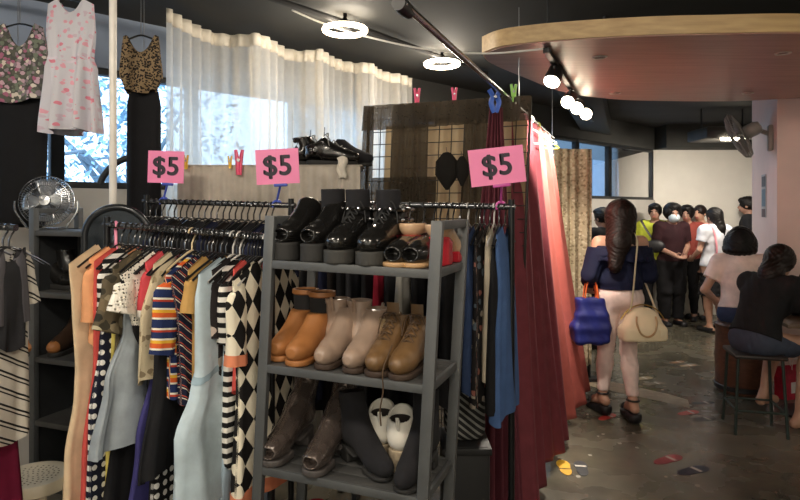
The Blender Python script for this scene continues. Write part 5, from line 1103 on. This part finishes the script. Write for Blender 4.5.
    def mask(s, mat):
        hc, hs, HR = s.hc, s.hs*s.k, s.HR; d = SDF(np.array(hc)-.2, np.array(hc)+.2, .006); W = lambda x, y, z: hc+HR @ V3(x, y, z)*hs
        d.add(ell(W(0, .026, -.045), (.068*hs, .088*hs, .068*hs), HR), .01); d.cut(W(0, .03, 0), HR @ V3(0, -1, 0)); d.cut(W(0, 0, .008), HR @ V3(0, .25, 1)); d.build('face_mask', mat, s.t)
    def shoes(s, mat, plat=.0, name='shoe', toe=True):
        J, k = s.J, s.k
        for sd in 'lr':
            an, to = J['an'+sd], J['to'+sd]; f = V3(to.x-an.x, to.y-an.y, 0).normalized(); zb = an.z-.085*k-plat; R = Matrix((f.cross(V3(0, 0, 1)), f, V3(0, 0, 1))).transposed(); c = an+f*.055*k
            d = SDF(np.array((c.x, c.y, zb))-.2, np.array((c.x, c.y, zb))+.24, .006); z0 = zb+.02
            d.add(cone((an.x-f.x*.03*k, an.y-f.y*.03*k, z0), (an.x+f.x*.155*k, an.y+f.y*.155*k, z0), .044*k, .046*k), .01)
            d.add(cone((an.x-f.x*.03*k, an.y-f.y*.03*k, z0+.03+plat), (an.x+f.x*.15*k, an.y+f.y*.15*k, z0+.01+plat*.75), .042*k, .038*k), .02)
            d.cut((0, 0, zb+.001), (0, 0, -1)); d.cut((an.x, an.y, an.z-.02*k), (0, 0, 1)); d.build(name, mat, s.t)
def ground_at(px, D): return Vector(((px-HX)/F*D, D, 0))
# ---- woman in the foreground, seen from behind
KX = dict(anl=(-.10, .10, .155), knl=(-.075, .10, .52), anr=(.06, -.10, .155), knr=(.075, .02, .52), hil=(-.08, .02, .92), hir=(.085, .0, .92), pel=(0, 0, .965), belly=(0, -.005, 1.11), chest=(0, -.005, 1.27), neck=(0, 0, 1.42), head=(.012, .02, 1.565), shl=(-.165, 0, 1.375), shr=(.165, 0, 1.375),
          ell=(-.245, -.03, 1.13), wrl=(-.20, .14, 1.02), elr=(.235, .01, 1.12), wrr=(.12, .22, 1.17), tol=(-.13, .25, .075), tor=(.075, .06, .075))
pw = Person('woman in a navy off-shoulder top and pale trousers standing in the aisle, seen from behind', ground_at(620, 4.66), .05, 1.60, J=KX, vox=.0075, look=(-.06, 0, -.35), hs=1.1)
nv = cloth('deep_navy', '#10152f', .8); J = pw.J
pw.wear('off_shoulder_top', nv, [(q, k) for q, k in pw.torso(.02)[:3]]+[q for sd in 'lr' for q in pw.arm(sd, .03, f0=.2, f1=1.0, fore=.75)]+[(ell(J['chest']+V3(0, 0, .02), (.235, .135, .075)), .03), (ell(J['belly']-V3(0, 0, .03), (.165, .125, .09)), .04)],
        [(J['chest']+V3(0, 0, .072), (0, 0, 1)), (J['pel']+V3(0, 0, .05), (0, 0, -1))], folds=.006)
# ruffle round the shoulders
rf = MB(); rc = J['chest']+V3(0, 0, .085)
rf.grid(lambda u, v: (rc.x+(.205+.035*v+.010*v*math.sin(34*PI*u))*math.cos(2*PI*u), rc.y+(.118+.035*v+.010*v*math.sin(34*PI*u+1))*math.sin(2*PI*u), rc.z-.115*v+.006*math.sin(20*PI*u)*v), 140, 8, True)
solid(rf.build('ruffle', nv, pw.t, smooth=True), .004)
pw.pants(cloth('pale_pink_white', '#e3cdc6', .8), 1.0, .90, .009)
pw.hair(hair_b, lambda W, s: [(cone(W(0, -.055, .02), W(-.02, -.11, -.17), .098*s, .078*s), .04), (cone(W(-.02, -.11, -.17), W(-.045, -.165, -.34), .078*s, .045*s), .04), (cone(W(-.05, .0, .02), W(-.075, -.03, -.3), .045*s, .035*s), .03), (cone(W(.05, .0, .02), W(.07, -.03, -.2), .045*s, .035*s), .03)], puff=.028)
blk = cloth('black', '#1c1c1f'); sand = M('black_sandal', '#17161a', .5)
for sd in 'lr':
    an, to = J['an'+sd], J['to'+sd]; f = V3(to.x-an.x, to.y-an.y, 0).normalized(); d = SDF(np.array((an.x, an.y, 0))-.22, np.array((an.x, an.y, .12))+.25, .006)
    d.add(cone((an.x-f.x*.035, an.y-f.y*.035, .04), (an.x+f.x*.16, an.y+f.y*.16, .03), .048, .046), .01); d.add(cone((an.x-f.x*.035, an.y-f.y*.035, .06), (an.x+f.x*.0, an.y+f.y*.0, .055), .046), .02); d.cut((0, 0, .001), (0, 0, -1))
    d.v = np.maximum(d.v, (lambda g: g[2]-.075+.035*np.clip((g[0]-an.x)*f.x+(g[1]-an.y)*f.y, 0, .15)/.15)(d.reg(d.lo, d.lo+d.n*d.h, 0)[1])); so = d.build('platform_sandal', sand, pw.t)
    MB().tube([an+V3(.043*math.cos(a), .047*math.sin(a), .015) for a in [2*PI*k/20 for k in range(20)]], .006, 6, close=True, flat=1.5).build('ankle_strap', sand, so)
    tp = an+f*.12; MB().tube([V3(tp.x, tp.y, .065)+(f.cross(V3(0, 0, 1))*(.046*math.cos(a)))+V3(0, 0, .042*math.sin(a)) for a in [PI*k/12 for k in range(13)]], .014, 6, True, .3).build('toe_strap', sand, so)
# cream handbag on her right shoulder
PWL = pw.t.location; hb = PWL+V3(.12, -.13, .745); t = thing('handbag', 'cream domed handbag hanging at the back of the woman in the aisle', 'handbag', hb, .05); crm = M('cream_leather', '#efdfbd', .4, var=.06, bump=.12, bscale=80)
d = SDF((-.2, -.11, -.16), (.2, .11, .16), .006); d.add(ell((0, 0, -.03), (.150, .072, .150)), .01); d.add(rbox((0, 0, -.075), (.168, .074, .055), .03), .05); d.cut((0, 0, -.125), (0, 0, -1)); d.build('bag_body', crm, t)
for sy in (-1, 1): MB().tube(spline([(-.07, sy*.06, .06), (-.075, sy*.075, .01), (-.05, sy*.085, -.06), (0, sy*.09, -.085), (.05, sy*.085, -.06), (.075, sy*.075, .01), (.07, sy*.06, .06)], 5), .0075, 8).build('carry_handle', M('tan_handle', '#b8976a', .4), t)
MB().tube(spline([(-.165, 0, .03), (-.10, 0, .105), (0, 0, .138), (.10, 0, .105), (.165, 0, .03)], 6), .005, 6).build('zip', M('brass', '#a88a4a', .3, .9), t)
MB().box((.11, -.085, -.06), (.03, .006, .05), None, .003).build('leather_tag', crm, t)
sh = PWL+pw.t.rotation_euler.to_matrix() @ (J['shr']); st = MB()
sh2 = sh+V3(-.05, 0, .052); pts = spline([hb+V3(-.115, -.01, .075), hb+V3(-.09, -.03, .16), sh2+V3(-.055, -.175, -.20), sh2+V3(-.03, -.14, -.03), sh2+V3(-.01, .0, .03), sh2+V3(.02, .15, -.05), hb+V3(.12, .28, .30), hb+V3(.115, .02, .075)], 7)
st.tube(pts, .013, 8, True, .28); st.build('shoulder_strap', crm, t, True)
# blue tote on her left forearm
tb = PWL+V3(-.235, -.035, .775); t = thing('tote_bag', 'royal blue cloth tote with orange handles beside the woman in the aisle', 'tote bag', tb)
d = SDF((-.15, -.10, -.22), (.15, .10, .2), .006)
for z, w_, dp in ((-.13, .135, .07), (-.03, .122, .06), (.07, .105, .045), (.12, .095, .03)): d.add(rbox((0, 0, z), (w_, dp, .07), .03), .06)
d.warp(lambda X, Y, Z: .006*np.sin(45*X+18*Z)+.004*np.sin(30*Z+25*Y)); d.cut((0, 0, .145), (0, 0, 1)); d.sub(ell((0, 0, .16), (.07, .025, .05))); d.build('bag_body', M('royal_blue_cloth', '#171f66', .55, var=.2, bump=.3), t)
for sy in (-1, 1): MB().tube(spline([(-.05, sy*.025, .12), (-.035, sy*.025, .24), (0, sy*.02, .30), (.035, sy*.025, .24), (.05, sy*.025, .12)], 6), .009, 8, True, .5).build('carry_handle', M('orange_strap', '#d9662e', .6), t)
# ---- standing people farther down the aisle
GRP = None
man = Person('person in a dark maroon tee with a white face mask standing facing the camera', ground_at(672, 8.35), PI, 1.64, J=dict(elr=(.215, -.02, 1.08), wrr=(.07, .22, .98), ell=(-.215, -.02, 1.08), wrl=(-.07, .22, .98)), fem=False, hs=1.12, skinm=skin_d, girth=1.1)
man.tee(cloth('maroon', '#2a1217'), .75, loose=.006); man.pants(blk, flare=.02, e=.016); man.shoes(sand)
man.mask(M('mask_white', '#b9c6cf', .7)); man.hair(hair_m, lambda W, s: [(ell(W(0, .035, .085), (.085*s, .07*s, .04*s)), .03), (ell(W(-.07, .02, .03), (.03*s, .05*s, .06*s)), .02), (ell(W(.07, .02, .03), (.03*s, .05*s, .06*s)), .02)], puff=.022)
def bystander(px, D, yaw, hgt, label, top, low, hairf, **k):
    p = Person(label, ground_at(px, D), yaw, hgt, vox=.0095, **k); p.tee(top, .55, loose=.004); p.pants(low, e=.012) if low is not None else None; p.shoes(sand); hairf(p); return p
short = lambda p: p.hair(hair_m, lambda W, s: [(ell(W(0, .045, .075), (.078*s, .06*s, .035*s)), .03)], puff=.012)
bun = lambda p: p.hair(hair_b, lambda W, s: [(ell(W(0, -.10, .05), (.04*s, .04*s, .04*s)), .02)], puff=.008)
p = bystander(655, 8.5, 2.6, 1.66, 'person in a lime yellow tee with a dark shoulder bag, behind the one in maroon', cloth('lime', '#c6cf4a'), blk, short, fem=False, skinm=skin_d)
MB().tube(spline([p.J['shr']+V3(.0, .12, .07), p.J['chest']+V3(.03, .155, -.02), p.J['belly']+V3(-.15, .12, -.06), p.J['belly']+V3(-.13, -.12, -.06), p.J['chest']+V3(.05, -.15, .05), p.J['shr']+V3(-.02, -.05, .075), p.J['shr']+V3(.0, .12, .07)], 6), .018, 6, True, .4).build('bag_strap', sand, p.t)
d = SDF((-.3, -.05, .9), (.15, .35, 1.3), .008); d.add(ell((-.03, .20, 1.08), (.13, .06, .09)), .01); d.build('shoulder_bag', sand, p.t)
bystander(603, 7.0, .5, 1.6, 'dark haired person in black, half hidden behind the hair of the woman in the aisle', blk, blk, short, fem=False, skinm=skin_d)
bystander(687, 8.75, 2.5, 1.63, 'dark haired person in a faded red tee, right behind the one in maroon', cloth('faded_red', '#8a4038'), blk, lambda p: p.hair(hair_m, lambda W, s: [(ell(W(0, .04, .08), (.085*s, .06*s, .04*s)), .03)], puff=.024), fem=False, skinm=skin_d)
p = Person('woman with tied back hair in an olive sleeveless top near the end wall', ground_at(700, 8.85), 2.2, 1.64, vox=.0095)
p.wear('tank_top', cloth('olive_grey', '#6d6852'), p.torso(.013), [(p.J['pel'], (0, 0, -1)), (p.J['neck']-V3(0, 0, .05), (0, 0, 1))], [ell(p.J['neck']+V3(0, .03, .02), (.09, .09, .10))]); p.pants(blk); p.shoes(sand); bun(p)
p = Person('woman with long dark hair in a white tee with a pink strap, seen from behind', ground_at(714, 7.9), .25, 1.6, vox=.009, J=dict(elr=(.22, -.01, 1.08), wrr=(.15, .2, 1.0), ell=(-.23, -.0, 1.09), wrl=(-.17, .2, .98)))
p.tee(cloth('white_tee', '#c9cbd2'), .55, loose=.012); p.skirt(blk, .48, .20, .17); p.shoes(sand)
p.hair(hair_m, lambda W, s: [(cone(W(0, -.06, .03), W(.02, -.10, -.15), .075*s, .065*s), .04), (cone(W(.02, -.10, -.15), W(.05, -.12, -.42), .06*s, .03*s), .03)], puff=.012)
solid(MB().tube(spline([p.J['shl']+V3(.03, .1, .06), p.J['shl']+V3(.035, 0, .085), p.J['shl']+V3(.05, -.09, .03), p.J['chest']+V3(-.09, -.135, -.05), p.J['belly']+V3(-.07, -.125, -.08)], 6), .012, 6, True, .4).build('pink_strap', M('pink_strap', '#d6909c', .6), p.t), .001)
p = bystander(748, 8.85, .9, 1.76, 'dark haired person in black standing farthest right, half behind the pillar', blk, blk, short, fem=False, skinm=skin_d)
# ---- woman with the black bob seated beyond the stool
def seated(seat, dx=0.0): return dict(pel=(0, 0, seat+.11), belly=(0, .0, seat+.25))
SB = .60
pb = Person('seated woman with a black bob in a white and pink tee', ground_at(741, 5.36), -.5, 1.62, vox=.008, look=(-.15, 0, -.3),
            J=dict(pel=(0, 0, SB+.10), belly=(0, .02, SB+.25), chest=(0, .05, SB+.41), neck=(.0, .08, SB+.57), head=(.0, .115, SB+.72), shl=(-.165, .06, SB+.53), shr=(.165, .07, SB+.53), ell=(-.29, -.0, SB+.28), wrl=(-.20, .17, SB+.16), elr=(.22, .23, SB+.36), wrr=(.13, .40, SB+.34),
                   hil=(-.09, .02, SB+.08), hir=(.09, .02, SB+.08), knl=(-.12, .40, SB+.02), knr=(.12, .40, SB+.04), anl=(-.12, .33, .17), anr=(.12, .36, .17), tol=(-.14, .48, .12), tor=(.14, .51, .12)))
pb.tee(cloth('white_pink_tee', '#e8d8ce'), .6, loose=.012, hem=pb.J['pel']+V3(0, 0, .03)); pb.pants(cloth('denim_dark', '#37415c'), .55, 0, .012, name='shorts', flare=.012); pb.shoes(sand)
pb.hair(hair_m, lambda W, s: [(ell(W(0, -.015, -.02), (.14*s, .138*s, .122*s)), .03), (ell(W(0, -.03, -.075), (.14*s, .13*s, .06*s)), .03)], puff=.03, cuts=[(pb.hc+V3(0, 0, -.125), (0, 0, -1))])
t = thing('tub_chair', 'brown wooden tub stool under the seated woman with the black bob', 'stool', ground_at(741, 5.36), -.62)
MB().lathe([(0, .0), (.19, .0), (.20, .02), (.21, .3), (.20, SB-.06), (.205, SB-.04)], 36).build('body', m_wood('dark_brown_wood', '#4a2d20', '#6a4330', .45, 3), t); MB().lathe([(.205, SB-.04), (.212, SB-.02), (.19, SB-.002), (0, SB)], 36).build('seat_pad', M('brown_pad', '#4f3527', .5), t)
MB().lathe([(.204, .02), (.214, .025), (.214, .06), (.206, .065)], 36).build('foot_band', dark_metal, t)
# ---- woman on the tall stool in front
SQ = .565; q0 = ground_at(754, 4.42)
ps = Person('woman in a black tee seated on the tall thin legged stool, leaning right', q0, -1.15, 1.62, vox=.0075, look=(-.45, 0, .15),
            J=dict(pel=(0, 0, SQ+.10), belly=(0, .05, SQ+.24), chest=(0, .12, SQ+.39), neck=(.0, .21, SQ+.53), head=(.0, .30, SQ+.65), shl=(-.165, .18, SQ+.485), shr=(.165, .18, SQ+.485), ell=(-.25, .34, SQ+.31), wrl=(-.14, .55, SQ+.27), elr=(.25, .31, SQ+.25), wrr=(.17, .54, SQ+.27),
                   hil=(-.09, .02, SQ+.085), hir=(.09, .02, SQ+.085), knl=(-.12, .42, SQ+.05), knr=(.13, .42, SQ+.05), anl=(-.1, .25, .20), anr=(.14, .30, .09), tol=(-.11, .39, .14), tor=(.16, .45, .03)))
ps.tee(cloth('soft_black_tee', '#1a1a1c'), .62, loose=.014, hem=ps.J['pel']+V3(0, 0, .02)); ps.pants(cloth('grey_denim', '#3f4656'), .60, 0, .014, name='shorts', flare=.02)
ps.hair(hair_b, lambda W, s: [(cone(W(0, -.05, .02), W(0, -.10, -.13), .085*s, .08*s), .04), (cone(W(0, -.10, -.13), W(-.02, -.10, -.30), .08*s, .045*s), .03), (cone(W(-.06, .0, .02), W(-.08, -.01, -.2), .045*s, .035*s), .03)], puff=.02)
t = thing('bar_stool', 'tall dark stool with thin metal legs under the woman in the black tee', 'stool', q0, -.25); stm = M('stool_metal', '#33403c', .4, .5)
MB().box((0, 0, SQ-.015), (.34, .34, .03), None, .012).build('seat', M('stool_seat', '#2a2320', .5), t)
for sx in (-1, 1):
    for sy in (-1, 1): MB().tube([(sx*.14, sy*.14, SQ-.03), (sx*.165, sy*.165, .0)], .011, 8).build('leg', stm, t)
for a, b in (((-1, -1), (1, -1)), ((1, -1), (1, 1)), ((1, 1), (-1, 1)), ((-1, 1), (-1, -1))): MB().tube([(a[0]*.158, a[1]*.158, .17), (b[0]*.158, b[1]*.158, .17)], .008, 8).build('foot_rail', stm, t)
# cafe table and things by it
tc = Vector((3.22, 4.72, 0)); t = thing('cafe_table', 'dark cafe table at the right picture edge in front of the seated women', 'table', tc, -.2)
MB().box((0, 0, .745), (.70, .80, .03), None, .008).build('table_top', m_wood('table_wood', '#5b4636', '#6f5846', .35, 3), t); MB().tube([(0, 0, .03), (0, 0, .73)], .03, 14).build('pedestal', dark_metal, t); MB().lathe([(0, 0), (.24, 0), (.24, .015), (.05, .035), (0, .035)], 32).build('base', dark_metal, t)
bp = fl(792, 388); t = thing('shopping_bag', 'red and white shopping bag on the floor under the cafe table', 'bag', ((791-HX)/F*5.15, 5.15, 0), .3)
def taper(w0, w1, d0, d1, h): return [(-w0, -d0, 0), (w0, -d0, 0), (w0, d0, 0), (-w0, d0, 0), (-w1, -d1, h), (w1, -d1, h), (w1, d1, h), (-w1, d1, h)], [(3, 2, 1, 0), (0, 1, 5, 4), (1, 2, 6, 5), (2, 3, 7, 6), (3, 0, 4, 7)]
solid(MB().add(*taper(.12, .13, .05, .05, .26)).build('bag_body', M('bag_red', '#a8203a', .5, var=.25, nscale=20), t, smooth=False), .003)
MB().box((0, -.0525, .10), (.12, .004, .09)).build('white_panel', M('bag_white', '#d8d2cf', .6), t)
for sy in (-1, 1): MB().tube(spline([(-.05, sy*.05, .25), (-.035, sy*.05, .33), (.035, sy*.05, .33), (.05, sy*.05, .25)], 5), .004, 6).build('carry_handle', M('bag_cord', '#d8d2cf', .7), t)
bk = Vector((3.18, 4.78, .76)); d = SDF((-.17, -.12, 0), (.17, .12, .36), .008); d.add(rbox((0, 0, .15), (.14, .09, .15), .06), .02); d.add(ell((0, -.07, .10), (.10, .06, .09)), .04); t = thing('backpack', 'black backpack standing on the cafe table at the right picture edge', 'bag', bk, -.3); d.build('bag_body', M('black_nylon', '#18181b', .6, bump=.3), t)
MB().tube(arc((0, 0, .295), .04, 0, PI, 12, (1, 0, 0), (0, 0, 1)), .008, 8).build('carry_loop', blackpl, t)
